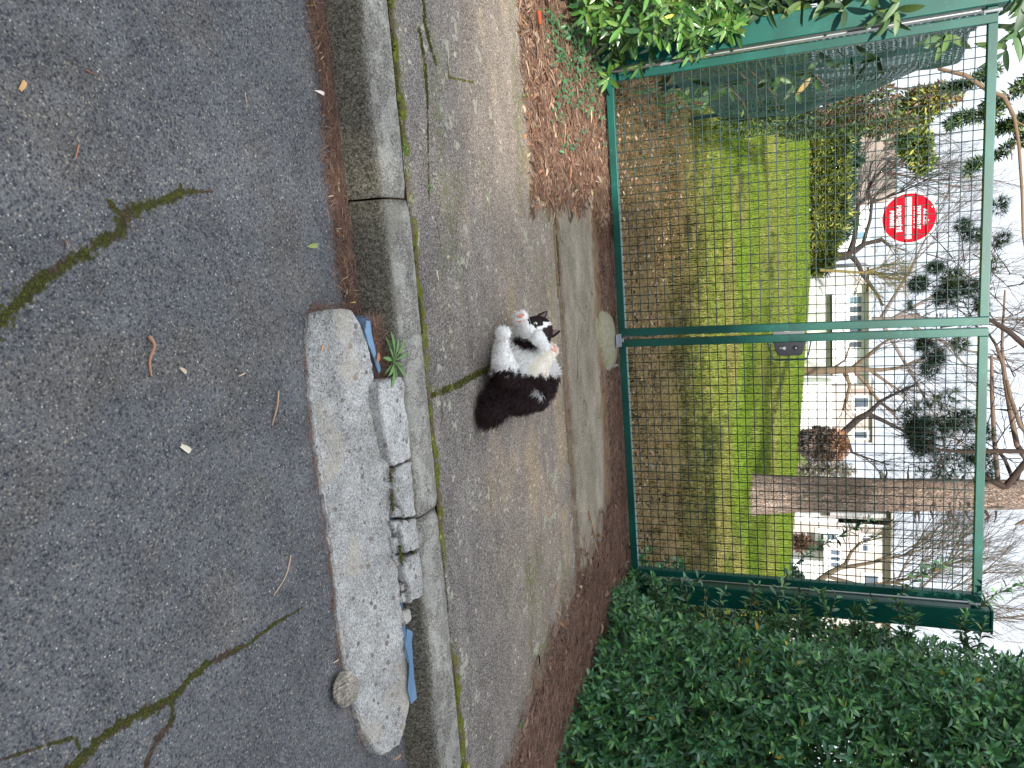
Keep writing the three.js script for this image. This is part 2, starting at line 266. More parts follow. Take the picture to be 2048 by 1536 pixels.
function lawnCol(x, z) {
  const n = fbm(x * .9, z * .55, 141, 4), m = fbm(x * .25, z * .22, 143, 3), q = fbm(x * 2.6, z * 1.6, 147, 3);
  let c = rgb(124, 150, 48);                                            // winter grass
  c.lerp(rgb(162, 146, 96), sstep(.45, .68, n) * .75);                   // straw
  c.lerp(rgb(148, 128, 84), sstep(-11, -4, z + (m - .5) * 6 + (n - .5) * 4) * .5); c.lerp(rgb(112, 88, 66), sstep(-5.5, -1.2, z + (m - .5) * 4 + (n - .5) * 3 + (x < .2 ? .9 : 0)) * .85);   // fallen needles and leaves near the gate
  c.lerp(rgb(88, 100, 40), sstep(.5, .7, q) * .55 * sstep(-1, -4, z));
  c.lerp(rgb(118, 150, 48), sstep(-14, -30, z) * .5); c.lerp(rgb(150, 132, 84), .5 * sstep(.5, .62, noise(x * .05, z * .42, 149)) * sstep(-8, -14, z));
  if (z > -.2) c.copy(rgb(88, 68, 52));
  return c;
}
const lawnMat = std(0xffffff, 1, { specularIntensity: .05, map: lawnTex.map, bumpMap: lawnTex.bump, bumpScale: .02, vertexColors: true });
{
  const near = sheet(-14, 26, 1.3, -60, 200, 260, landY, (x, z) => [x / 2.4, z / 2.4], lawnCol);
  struct(new THREE.Mesh(near, lawnMat), 'lawn', 'winter lawn with straw and brown patches beyond the gate');
  const cf = () => rgb(104, 122, 60);
  const far = mergeGeometries([
    sheet(-300, 300, -59.9, -420, 30, 20, (x, z) => landY(x, -60) - .05, (x, z) => [x / 2.4, z / 2.4], cf),
    sheet(-300, -13.9, 1.0, -60, 20, 20, (x, z) => landY(-14, z) - .05, (x, z) => [x / 2.4, z / 2.4], cf),
    sheet(25.9, 300, 1.0, -60, 20, 20, (x, z) => landY(26, z) - .05, (x, z) => [x / 2.4, z / 2.4], cf),
    sheet(-300, 300, 60, 11.2, 30, 10, () => -.03, (x, z) => [x / 2.4, z / 2.4], cf)]);
  struct(new THREE.Mesh(far, lawnMat), 'terrain', 'grassy ground around the garden');
}
struct(new THREE.Mesh(sheet(-40, 40, 9.004, 11.3, 40, 4, () => 0, (x, z) => [(x - WX0) / TWW, (z - WZ0) / TWH]), walkMat), 'far_pavement', 'pavement on the other side of the road');

// kerb of separate stones
const kerbTex = bake(2048, 256, 2.4, .34, 0, 0, (x, s, o) => { // s runs from the back of the top over the front edge down the face
  const [d, c, c2, e] = stones(x, s, .0042, 153), f = noise(x * 420, s * 420, 155), big = fbm(x * 3, s * 9, 157, 4), mid = fbm(x * 16, s * 30, 159, 3);
  let v = 118 + (big - .5) * 44 + (mid - .5) * 40 + (f - .5) * 56 + (c - .5) * 44, r = v * 1.01, g = v * .98, b = v * .92, h = .5 + (f - .5) * .5;
  if (c2 > .9 && d < .35) { r -= 30; g -= 30; b -= 28; }
  const grime = sstep(.105, .165, s + (big - .5) * .05 + (mid - .5) * .04); const k = .5 + .5 * noise(x * 130, s * 130, 161);  // black-green crust on the face
  const gn = (f - .5) * 60 + (c - .5) * 40; r = mix(r, 46 + k * 58 + gn, grime * .88); g = mix(g, 44 + k * 55 + gn, grime * .88); b = mix(b, 38 + k * 49 + gn, grime * .88);
  const spot = sstep(.66, .76, noise(x * 26, s * 26, 163)) * (1 - grime) * .35; r = mix(r, 164, spot); g = mix(g, 163, spot); b = mix(b, 154, spot);
  const dark = sstep(.6, .72, fbm(x * 11, s * 14, 165, 3)) * .5 * (1 - grime); r = mix(r, 112, dark); g = mix(g, 108, dark); b = mix(b, 98, dark);
  o[0] = r; o[1] = g; o[2] = b; o[3] = h;
});
const kerbMat = std(0xffffff, .93, { map: kerbTex.map, bumpMap: kerbTex.bump, bumpScale: .0022 });
struct(new THREE.Mesh(box(80, .2, .27, 0, -.116, 2.435), std(rgb(86, 68, 54), 1)), 'kerb_bed', 'earth bed under the kerb stones');
{
  const kerb = new THREE.Group(); struct(kerb, 'kerb', 'grey concrete kerb stones between pavement and road');
  function stone(x0, x1, zb, u0, y0) {
    const prof = [[zb + .004, -.12], [zb, -.006], [zb + .002, 0], [zb + .04, .002], [zb + .10, .001], [zb + .127, -.003], [zb + .139, -.010], [zb + .145, -.024], [zb + .151, -.07], [zb + .158, -.12], [zb + .16, -.2]];
    const sArc = [0, 0, 0, .04, .085, .113, .137, .158, .195, .245, .32]; const pos = [], uv = [], idx = [], n = prof.length, nx = Math.max(6, Math.round((x1 - x0) / .04));
    for (let i = 0; i <= nx; i++) { const t = i / nx, x = mix(x0, x1, t), end = Math.min(x - x0, x1 - x), rd = .012 * Math.pow(sat(1 - end / .035), 2);
      for (let k = 0; k < n; k++) { const w = (noise(x * 22, k * 3.1, 171) - .5) * .004; const isTop = k >= 2 && k <= 7; pos.push(x, prof[k][1] + y0 + (isTop ? -rd * .6 + w * .6 : 0), prof[k][0] + (k >= 4 ? -rd * .7 + w : rd * .3)); uv.push((x + u0) / 2.4, sArc[k] / .34); } }
    for (let i = 0; i < nx; i++) for (let k = 0; k + 1 < n; k++) { const a = i * n + k; idx.push(a, a + 1, a + n, a + n, a + 1, a + n + 1); }
    for (const [i, fl] of [[0, 0], [nx, 1]]) { const c = pos.length / 3; pos.push(i ? x1 : x0, -.1, zb + .08); uv.push(.1, .3); for (let k = 0; k + 1 < n; k++) { const a = i * n + k; fl ? idx.push(c, a + 1, a) : idx.push(c, a, a + 1); } }
    const g = new THREE.BufferGeometry(); g.setAttribute('position', new THREE.Float32BufferAttribute(pos, 3)); g.setAttribute('uv', new THREE.Float32BufferAttribute(uv, 2)); g.setIndex(idx); g.computeVertexNormals(); return part(kerb, 'kerb_stone', g, kerbMat);
  }
  stone(-3.0, -1.79, 2.507, .4, .002); stone(-1.784, -.768, 2.503, 0, .003); stone(-.762, .246, 2.492, .9, .004); stone(.252, 1.25, 2.494, .3, 0); stone(1.26, 2.26, 2.495, 1.2, .001); stone(2.27, 3.27, 2.495, .6, 0);
  for (let k = 0; k < 16; k++) { stone(3.28 + k * 2, 5.27 + k * 2, 2.495, k * .7, 0); stone(-5.0 - k * 2, -3.01 - k * 2, 2.505, k * .5, 0); }
  for (let k = 0; k < 20; k++) { const x = -40 + k * 4; part(kerb, 'kerb_stone', box(3.99, .2, .15, x + 2, -.098, 8.93, .012), kerbMat); }
}
// ---------------------------------------------------------------- broken concrete ramp against the kerb
const rampTex = bake(1400, 420, 1.5, .45, -.55, 2.6, (x, z, o) => {
  const [d, c, c2, e] = stones(x, z, .0048, 203), f = noise(x * 500, z * 500, 205), big = fbm(x * 4, z * 6, 207, 4), mid = fbm(x * 22, z * 22, 209, 3);
  let v = 152 + (big - .5) * 40 + (mid - .5) * 44 + (f - .5) * 44 + (c - .5) * 40, r = v, g = v * .99, b = v * .97, h = .5 + (f - .5) * .5 + (mid - .5) * .6;
  if (c2 > .93 && d < .42) { r -= 46; g -= 47; b -= 48; h -= .25; }
  if (c2 < .03 && d < .4) { r += 26; g += 12; b -= 8; }
  const [D, C, C2] = stones(x, z, .045, 213); if (C > .66 && D < .09 + C2 * .12) { const t = (noise(x * 90, z * 90, 215) - .5) * 20; r = 96 + t + C2 * 26; g = 94 + t + C2 * 18; b = 94 + t + C2 * 8; h = .35; }
  const tan = sstep(.58, .74, fbm(x * 7, z * 9, 217, 3)); r = mix(r, 168, tan * .4); g = mix(g, 156, tan * .4); b = mix(b, 138, tan * .4);
  o[0] = r; o[1] = g; o[2] = b; o[3] = h;
});
const rampUV = g => { const u = g.attributes.uv; for (let i = 0; i < u.count; i++) u.setXY(i, (u.getX(i) + .55) / 1.5, (u.getY(i) - 2.6) / .45); return g; };
const rampMat = std(0xffffff, .93, { map: rampTex.map, bumpMap: rampTex.bump, bumpScale: .005 });
const K = .095 / .205, onRamp = (ix, iy) => { // photo pixel to the sloping top: y = -0.115 + (2.93 - z) K
  const d = rayDir(ix, iy), t = (-.115 + (2.93 - CAM.z) * K - CAM.y) / (d.y + K * d.z); return CAM.clone().addScaledVector(d, t); };
{
  const ramp = thing('concrete_ramp', 'pale broken concrete ramp lying in the gutter against the kerb', 'ramp');
  reseed(301);
  const out = [[622, 640], [640, 622], [672, 616], [702, 617], [716, 640], [730, 668], [740, 705], [748, 745], [752, 785], [764, 830], [774, 880], [780, 940], [784, 985], [780, 1030], [784, 1075], [794, 1120], [800, 1175], [803, 1220], [806, 1262], [812, 1300], [818, 1350], [820, 1405], [812, 1452], [800, 1490], [770, 1512], [752, 1502], [738, 1480], [725, 1450], [716, 1418], [698, 1392], [688, 1360], [690, 1330], [682, 1290], [675, 1240], [670, 1180], [668, 1130], [660, 1080], [654, 1035], [644, 985], [636, 930], [628, 860], [620, 800], [616, 745], [616, 690]].map(p => onRamp(...p));
  part(ramp, 'ramp_slab', rampUV(slab(jag(out, .012, .0045, 31), 0, .005, .008, ROADY - .02)), rampMat);
  const bits = [
    [[759, 766], [778, 757], [803, 753], [810, 772], [808, 798], [819, 855], [822, 916], [791, 932], [778, 915], [768, 861], [759, 798]],
    [[791, 940], [822, 922], [829, 998], [833, 1031], [810, 1036], [803, 1017], [790, 985]],
    [[806, 1043], [833, 1037], [840, 1097], [813, 1106], [806, 1081], [800, 1055]],
    [[819, 1116], [840, 1103], [846, 1163], [846, 1192], [822, 1206], [819, 1170], [806, 1138]],
    [[783, 1076], [801, 1072], [808, 1104], [790, 1108]], [[788, 1113], [802, 1110], [806, 1130], [796, 1133]], [[792, 1012], [804, 1020], [806, 1035], [788, 1036]],
    [[784, 1043], [798, 1041], [802, 1060], [790, 1066]], [[804, 1164], [817, 1166], [818, 1180], [806, 1183]], [[804, 1189], [818, 1186], [817, 1203], [805, 1206]], [[806, 1222], [822, 1218], [824, 1240], [812, 1252], [806, 1240]], [[782, 962], [789, 960], [790, 975], [784, 978]], [[790, 990], [796, 992], [797, 1006], [790, 1004]], [[846, 1168], [854, 1168], [853, 1186], [846, 1192]], [[812, 1143], [818, 1155], [814, 1160], [804, 1150]]];
  bits.forEach((b, k) => { const tilt = rr(-.004, .004), y = k < 4 ? -.004 : -.016 + rr(-.006, .004); const P = b.map(p => { const q = G(p[0], p[1], y); q.y += (q.x - .3) * tilt; return q; }); part(ramp, 'broken_piece', rampUV(slab(jag(P, .012, k < 4 ? .0035 : .002, 40 + k), 0, .004, .006, -.1)), rampMat); });
}
{ // loose lump lying on the ramp's foot
  const c = G(688, 1378, -.108); const g = new THREE.IcosahedronGeometry(1, 6), p = g.attributes.position; const cut = [[.5, .6, .62, .62], [-.7, .4, .55, .66], [.2, -.1, -.97, .7], [.95, .1, .1, .8], [-.95, .1, -.2, .78], [0, 1, .1, .52], [.6, .5, -.6, .7], [-.5, .7, -.4, .62]].map(([a, b, c2, d]) => [V(a, b, c2).normalize(), d]);
  for (let i = 0; i < p.count; i++) { const v = V(p.getX(i), p.getY(i), p.getZ(i)); const n = n3(v.x * 1.6 + 5, v.y * 1.6 + 5, v.z * 1.6 + 5, 221) - .5, n2 = n3(v.x * 6 + 9, v.y * 6 + 9, v.z * 6 + 9, 223) - .5; const k = 1 + n * .2 + n2 * .08; v.multiplyScalar(k); for (const [q, d] of cut) { const e = v.dot(q) - d - n2 * .12; if (e > 0) v.addScaledVector(q, -e); } v.y = Math.min(v.y, .5 + v.x * .12 + n2 * .1); v.x = Math.max(-.92, Math.min(.95, v.x)); p.setXYZ(i, v.x * .062, v.y * .04, v.z * .05); }
  const uv = g.attributes.uv; for (let i = 0; i < uv.count; i++) uv.setXY(i, p.getX(i) / 1.5 + .3, (p.getZ(i) + p.getY(i)) / .45 + .5);
  g.computeVertexNormals(); const m = new THREE.Mesh(g, std(rgb(228, 218, 206), .95, { map: rampTex.map, bumpMap: rampTex.bump, bumpScale: .006 })); m.position.copy(c).add(V(0, .012, 0)); m.rotation.y = .5;
  tag(m, 'concrete_lump', 'loose lump of broken concrete lying at the edge of the pale ramp', 'rubble');
}
{ // blue plastic drain pipe, split and partly crushed
  const pipe = thing('drain_pipe', 'split blue plastic drain pipe under the broken ramp', 'pipe');
  const m = std(rgb(84, 112, 138), .5, { side: THREE.DoubleSide }), inn = m;
  function arc(x0, x1, r, a0, a1, cz, cy, f) { const nx = 40, na = 14, pos = [], idx = []; for (let i = 0; i <= nx; i++) for (let k = 0; k <= na; k++) { const x = mix(x0, x1, i / nx), [b0, b1, w] = f(x), a = mix(b0, b1, k / na), rad = r + w * (noise(x * 20, a * 2, 231) - .5); pos.push(x, cy + Math.sin(a) * rad, cz + Math.cos(a) * rad); } for (let i = 0; i < nx; i++) for (let k = 0; k < na; k++) { const a = i * (na + 1) + k; idx.push(a, a + 1, a + na + 1, a + na + 1, a + 1, a + na + 2); } const g = new THREE.BufferGeometry(); g.setAttribute('position', new THREE.Float32BufferAttribute(pos, 3)); g.setIndex(idx); g.computeVertexNormals(); return g; }
  const e = -.42;
  part(pipe, 'pipe_wall', arc(e, .84, .036, 0, 0, 2.702, -.088, x => { const open = sstep(-.18, -.24, x); return [mix(-.4, 2.2, open) + .5 * (noise(x * 30, 1, 5) - .5) * open, mix(5.0, 4.6, open), .010]; }), m, 'blue outer wall with a torn opening');
  part(pipe, 'pipe_lining', arc(e + .004, .83, .0335, 0, 0, 2.702, -.088, x => [-.9, 4.0, .004]), inn, 'inside of the pipe');
  { const P = [[814, 1258], [821, 1262], [826, 1300], [829, 1350], [830, 1395], [825, 1408], [819, 1380], [815, 1330], [812, 1290]].map((p, i) => { const q = G(p[0], p[1], -.018); q.y += .008 * Math.sin(i * 2); return q; }); part(pipe, 'torn_strip', slab(jag(P, .012, .002, 61), .003, .0005, .001), m, 'lighter blue torn strip standing in the gap'); }
  { const P = [[733, 640], [741, 642], [744, 670], [752, 705], [762, 738], [758, 748], [748, 716], [738, 690], [730, 662]].map(p => G(p[0], p[1], -.03)); part(pipe, 'torn_flap', slab(jag(P, .012, .002, 62), .003, .0005, .001), std(rgb(100, 130, 156), .6)); }
}
// ---------------------------------------------------------------- stone mound and stop plate before the gate
{
  const pts = [[1197, 622], [1207, 618], [1220, 632], [1226, 660], [1230, 690], [1232, 715], [1222, 740], [1212, 742], [1203, 720], [1196, 690], [1190, 660], [1190, 635]].map(p => G(p[0], p[1], .0));
  const c = V(.0, 0, .14); const n = 48, rings = 12, pos = [], uv = [], idx = [];
  const edge = a => { let best = 0, bd = 9; for (const p of pts) { const q = Math.atan2(p.z - c.z, p.x - c.x); let d = Math.abs(q - a); d = Math.min(d, 2 * Math.PI - d); const w = Math.exp(-d * d * 6); best += w * Math.hypot(p.x - c.x, p.z - c.z); bd += w; } return best / (bd - 9); };
  for (let j = 0; j <= rings; j++) for (let i = 0; i < n; i++) { const a = i / n * 2 * Math.PI, t = j / rings, R = edge(a) * t * (1 + .12 * (noise(Math.cos(a) * 3 + 5, Math.sin(a) * 3 + 5, 241) - .5)); const x = c.x + Math.cos(a) * R, z = c.z + Math.sin(a) * R; const y = .058 * Math.pow(1 - t * t, .6) + .014 * (fbm(x * 18, z * 18, 243) - .5) * (1 - t * .5) - .006; pos.push(x, y, z); uv.push(x / .5, z / .5); }
  for (let j = 0; j < rings; j++) for (let i = 0; i < n; i++) { const a = j * n + i, b = j * n + (i + 1) % n; idx.push(a, b, a + n, b, b + n, a + n); }
  const g = new THREE.BufferGeometry(); g.setAttribute('position', new THREE.Float32BufferAttribute(pos, 3)); g.setAttribute('uv', new THREE.Float32BufferAttribute(uv, 2)); g.setIndex(idx); g.computeVertexNormals();
  const t = bake(384, 384, .5, .5, 0, 0, (x, z, o) => { const f = noise(x * 500, z * 500, 251), m = fbm(x * 40, z * 40, 253, 3), k = sstep(.4, .62, m); const v = 150 + (f - .5) * 70; o[0] = mix(v * .96, v * .9, k); o[1] = mix(v * .91, v * .88, k); o[2] = mix(v * .8, v * .68, k); o[3] = f * .5 + m * .5; });
  tag(new THREE.Mesh(g, std(0xffffff, .95, { map: t.map, bumpMap: t.bump, bumpScale: .006 })), 'concrete_mound', 'pale lichen covered concrete mound under the gate stop plate', 'mound');
  const pl = thing('gate_stop', 'small galvanized steel stop plate where the gate leaves meet', 'gate stop');
  const steel = std(rgb(168, 172, 178), .42, { metalness: .7 });
  const q = G(1231, 683, .05); part(pl, 'plate', box(.082, .004, .05, q.x, .056, .06, .0015), steel); part(pl, 'upright', box(.082, .03, .004, q.x, .062, .036, .0015), steel); part(pl, 'bent_lip', box(.024, .03, .006, q.x, .075, .03, .001), steel);
}
// ---------------------------------------------------------------- gate
const GB = .06, GH = 2.0, LW = 1.557, T = .045;
const paintTex = bake(512, 512, 1, 1, 0, 0, (x, y, o) => { const n = fbm(x * 6, y * 6, 261, 4), f = noise(x * 300, y * 300, 263), s = .35 * sstep(.80, .86, noise(x * 60, y * 60, 265)) * sstep(.5, .8, f); const v = .9 + (n - .5) * .35; o[0] = 10 * v + s * 80; o[1] = 84 * v + s * 60; o[2] = 74 * v + s * 62; o[3] = .5; }, false);
const paint = new THREE.MeshStandardMaterial({ map: paintTex.map, roughness: .38 });
const greenWire = std(rgb(15, 46, 42), .5), darkPaint = std(rgb(8, 62, 58), .45);
const galv = std(rgb(172, 176, 178), .4, { metalness: .6 });
function uvm(g, k = 1) { const p = g.attributes.position, n = g.attributes.normal, u = []; for (let i = 0; i < p.count; i++) { const ax = Math.abs(n.getX(i)), ay = Math.abs(n.getY(i)), az = Math.abs(n.getZ(i)); u.push(k * (ax > az && ax > ay ? p.getZ(i) : p.getX(i)), k * (ay > ax && ay > az ? p.getZ(i) : p.getY(i))); } g.setAttribute('uv', new THREE.Float32BufferAttribute(u, 2)); return g; }
const SP = .0512, wireR = .0028;
const hg = new THREE.CylinderGeometry(wireR, wireR, LW - 2 * T + .01, 6).rotateZ(Math.PI / 2), vg = new THREE.CylinderGeometry(wireR, wireR, GH - 2 * T + .01, 6);
function leaf(side, label) { // side -1: hinge on the left; origin at the hinge's foot
  const g = thing('gate_leaf', label, 'gate'); g.position.set(side * (LW + .012), GB, 0); g.rotation.z = side * .0026;
  const s = -side;
  part(g, 'stile', uvm(box(T, GH, T, s * T / 2, GH / 2, 0, .004)), paint); part(g, 'stile', uvm(box(T, GH, T, s * (LW - T / 2), GH / 2, 0, .004)), paint);
  part(g, 'top_rail', uvm(box(LW - 2 * T, T, T, s * LW / 2, GH - T / 2, 0, .004)), paint); part(g, 'bottom_rail', uvm(box(LW - 2 * T, T, T, s * LW / 2, T / 2, 0, .004)), paint);
  const nv = Math.floor((LW - 2 * T) / SP), nh = Math.floor((GH - 2 * T) / SP);
  for (let i = 1; i <= nv; i++) { const m = part(g, 'wire', vg, greenWire); m.position.set(s * (T + i * (LW - 2 * T) / (nv + 1)), GH / 2, .004); }
  for (let i = 1; i <= nh; i++) { const m = part(g, 'wire', hg, greenWire); m.position.set(s * LW / 2, T + i * (GH - 2 * T) / (nh + 1), .0092); }
  return g;
}
const gl = leaf(-1, 'green wire mesh gate leaf carrying the round red sign'), gr = leaf(1, 'green wire mesh gate leaf with the black lock box');
// drop bolt on the left leaf's free stile
{ part(gl, 'drop_bolt', tube([[V(LW + .004, -.03, -.004), .007], [V(LW + .004, .24, -.004), .007]], 10), galv, 'grey steel drop bolt rod'); for (const y of [.012, .17]) part(gl, 'bolt_guide', uvm(box(.014, .022, .022, LW + .004, y, -.004, .002)), paint); }
// lock: case between the stiles, cover with cylinder and handle inside a bent bar loop, on the right leaf
{
  const a = Wz(1551, 690).sub(gr.position), b = Wz(1610, 716).sub(gr.position), y0 = .915, y1 = 1.095, xs = -LW + T;
  const pl = new THREE.Shape(); pl.moveTo(xs, y0 + .003); pl.lineTo(xs, y1 - .003); pl.lineTo(xs + .06, y1 - .022); pl.quadraticCurveTo(xs + .074, y1 - .026, xs + .074, y1 - .042); pl.lineTo(xs + .074, y0 + .042); pl.quadraticCurveTo(xs + .074, y0 + .026, xs + .06, y0 + .022); pl.closePath();
  const lock = part(gr, 'lock_cover', new THREE.ExtrudeGeometry(pl, { depth: .03, bevelEnabled: true, bevelSize: .003, bevelThickness: .003, bevelSegments: 2 }).translate(0, 0, .004), std(rgb(30, 36, 46), .5), 'dark grey lock cover');
  part(lock, 'keyhole', tube([[V(xs + .032, y0 + .035, .038), .005], [V(xs + .032, y0 + .06, .038), .007]], 10), galv); part(lock, 'key_cylinder', new THREE.CylinderGeometry(.009, .009, .012, 16).rotateX(Math.PI / 2).translate(xs + .032, y0 + .062, .04), galv);
  part(lock, 'handle_boss', new THREE.CylinderGeometry(.013, .013, .014, 18).rotateX(Math.PI / 2).translate(xs + .032, y1 - .055, .04), std(rgb(22, 26, 32), .35)); part(lock, 'square_spindle', box(.008, .008, .012, xs + .032, y1 - .055, .046, .001), galv);
  const lp = [V(xs, y0 - .03, .004), V(xs + .03, y0 - .022, .004), V(xs + .085, y0 - .008, .004), V(xs + .104, y0 + .004, .004), V(xs + .106, y0 + .02, .004), V(xs + .106, y1 - .02, .004), V(xs + .104, y1 - .004, .004), V(xs + .085, y1 + .008, .004), V(xs + .03, y1 + .02, .004), V(xs, y1 + .026, .004)];
  part(gr, 'lock_bar', tube(smoothPts(lp, 40).map(p => [p, .0042]), 8), darkPaint, 'bent green bar round the lock');
  part(gr, 'lock_case', box(.022, .172, .03, -LW - .0105, 1.0, 0, .002), std(rgb(120, 122, 126), .4, { metalness: .6 }), 'scuffed grey steel lock case'); part(gr, 'latch', box(.006, .03, .014, -LW - .0185, .99, .012, .001), galv);
}
// posts
function post(side, label) {
  const g = thing('gate_post', label, 'gate post'); const w = .135, x = side * (LW + .012 + .03 + w / 2);
  part(g, 'post_tube', uvm(box(w, 2.10, .135, x, 1.05, -.02, .008)), paint); part(g, 'post_cap', uvm(box(w + .008, .014, .143, x, 2.107, -.02, .004)), paint);
  for (const y of [.42, 2.035]) { const h = part(g, 'hinge', uvm(box(.03, .05, .03, side * (LW + .012 + .014), y, .0, .004)), paint); part(h, 'hinge_pin', tube([[V(side * (LW + .02), y - .04, .02), .009], [V(side * (LW + .02), y + .04, .02), .009]], 10), galv); }
  part(g, 'mounting_flange', box(.006, 1.95, .05, side * (LW + .012 + .027), 1.05, -.05, .001), galv, 'bare galvanized strip beside the gate leaf');
}
post(-1, 'green steel gate post half hidden by the laurel bush'); post(1, 'dark green steel gate post standing in the clipped hedge');
// sign
{
  const c = document.createElement('canvas'); c.width = c.height = 512; const x = c.getContext('2d');
  x.fillStyle = '#cfcccc'; x.fillRect(0, 0, 512, 512); x.fillStyle = '#b4041f'; x.beginPath(); x.arc(256, 256, 238, 0, 7); x.fill();
  x.fillStyle = '#cfcccc'; x.fillRect(52, 232, 408, 62);
  x.textAlign = 'center'; x.textBaseline = 'middle';
  const word = (s, y, px, w) => { x.font = 'bold ' + px + 'px sans-serif'; const k = w / x.measureText(s).width; x.save(); x.translate(256, y); x.scale(k, 1); x.fillText(s, 0, 0); x.lineWidth = 3; x.strokeStyle = '#cfcccc'; x.strokeText(s, 0, 0); x.restore(); };
  word('ACCÈS', 112, 50, 160); word('INTERDIT', 172, 50, 226); word('PROPRIÉTÉ', 346, 54, 262); word('PRIVÉE', 408, 50, 172);
  for (let i = 0; i < 17; i++) { const w = 5 + ((i * 7) % 5); if (i % 5 !== 3) x.fillRect(148 + i * 12.6, 204 + (i % 2), w, 13 - (i % 3) * 2); }
  const t = new THREE.CanvasTexture(c); t.colorSpace = THREE.SRGBColorSpace;
  const g = new THREE.CylinderGeometry(.139, .139, .003, 64).rotateX(Math.PI / 2); const p = g.attributes.position, u = []; for (let i = 0; i < p.count; i++) u.push(.5 + p.getX(i) / .278, .5 + p.getY(i) / .278); g.setAttribute('uv', new THREE.Float32BufferAttribute(u, 2));
  const s = thing('round_sign', 'round red and white no entry sign fixed behind the wire mesh', 'sign'); const q = Wz(1818, 436);
  part(s, 'sign_disc', g, std(0xffffff, .75, { map: t, specularIntensity: .3 })); for (const [dx, dy] of [[-.05, .11], [.05, -.115]]) part(s, 'rivet', new THREE.CylinderGeometry(.004, .004, .004, 10).rotateX(Math.PI / 2).translate(dx, dy, .003), galv);
  s.position.set(q.x, q.y, -.004);
}
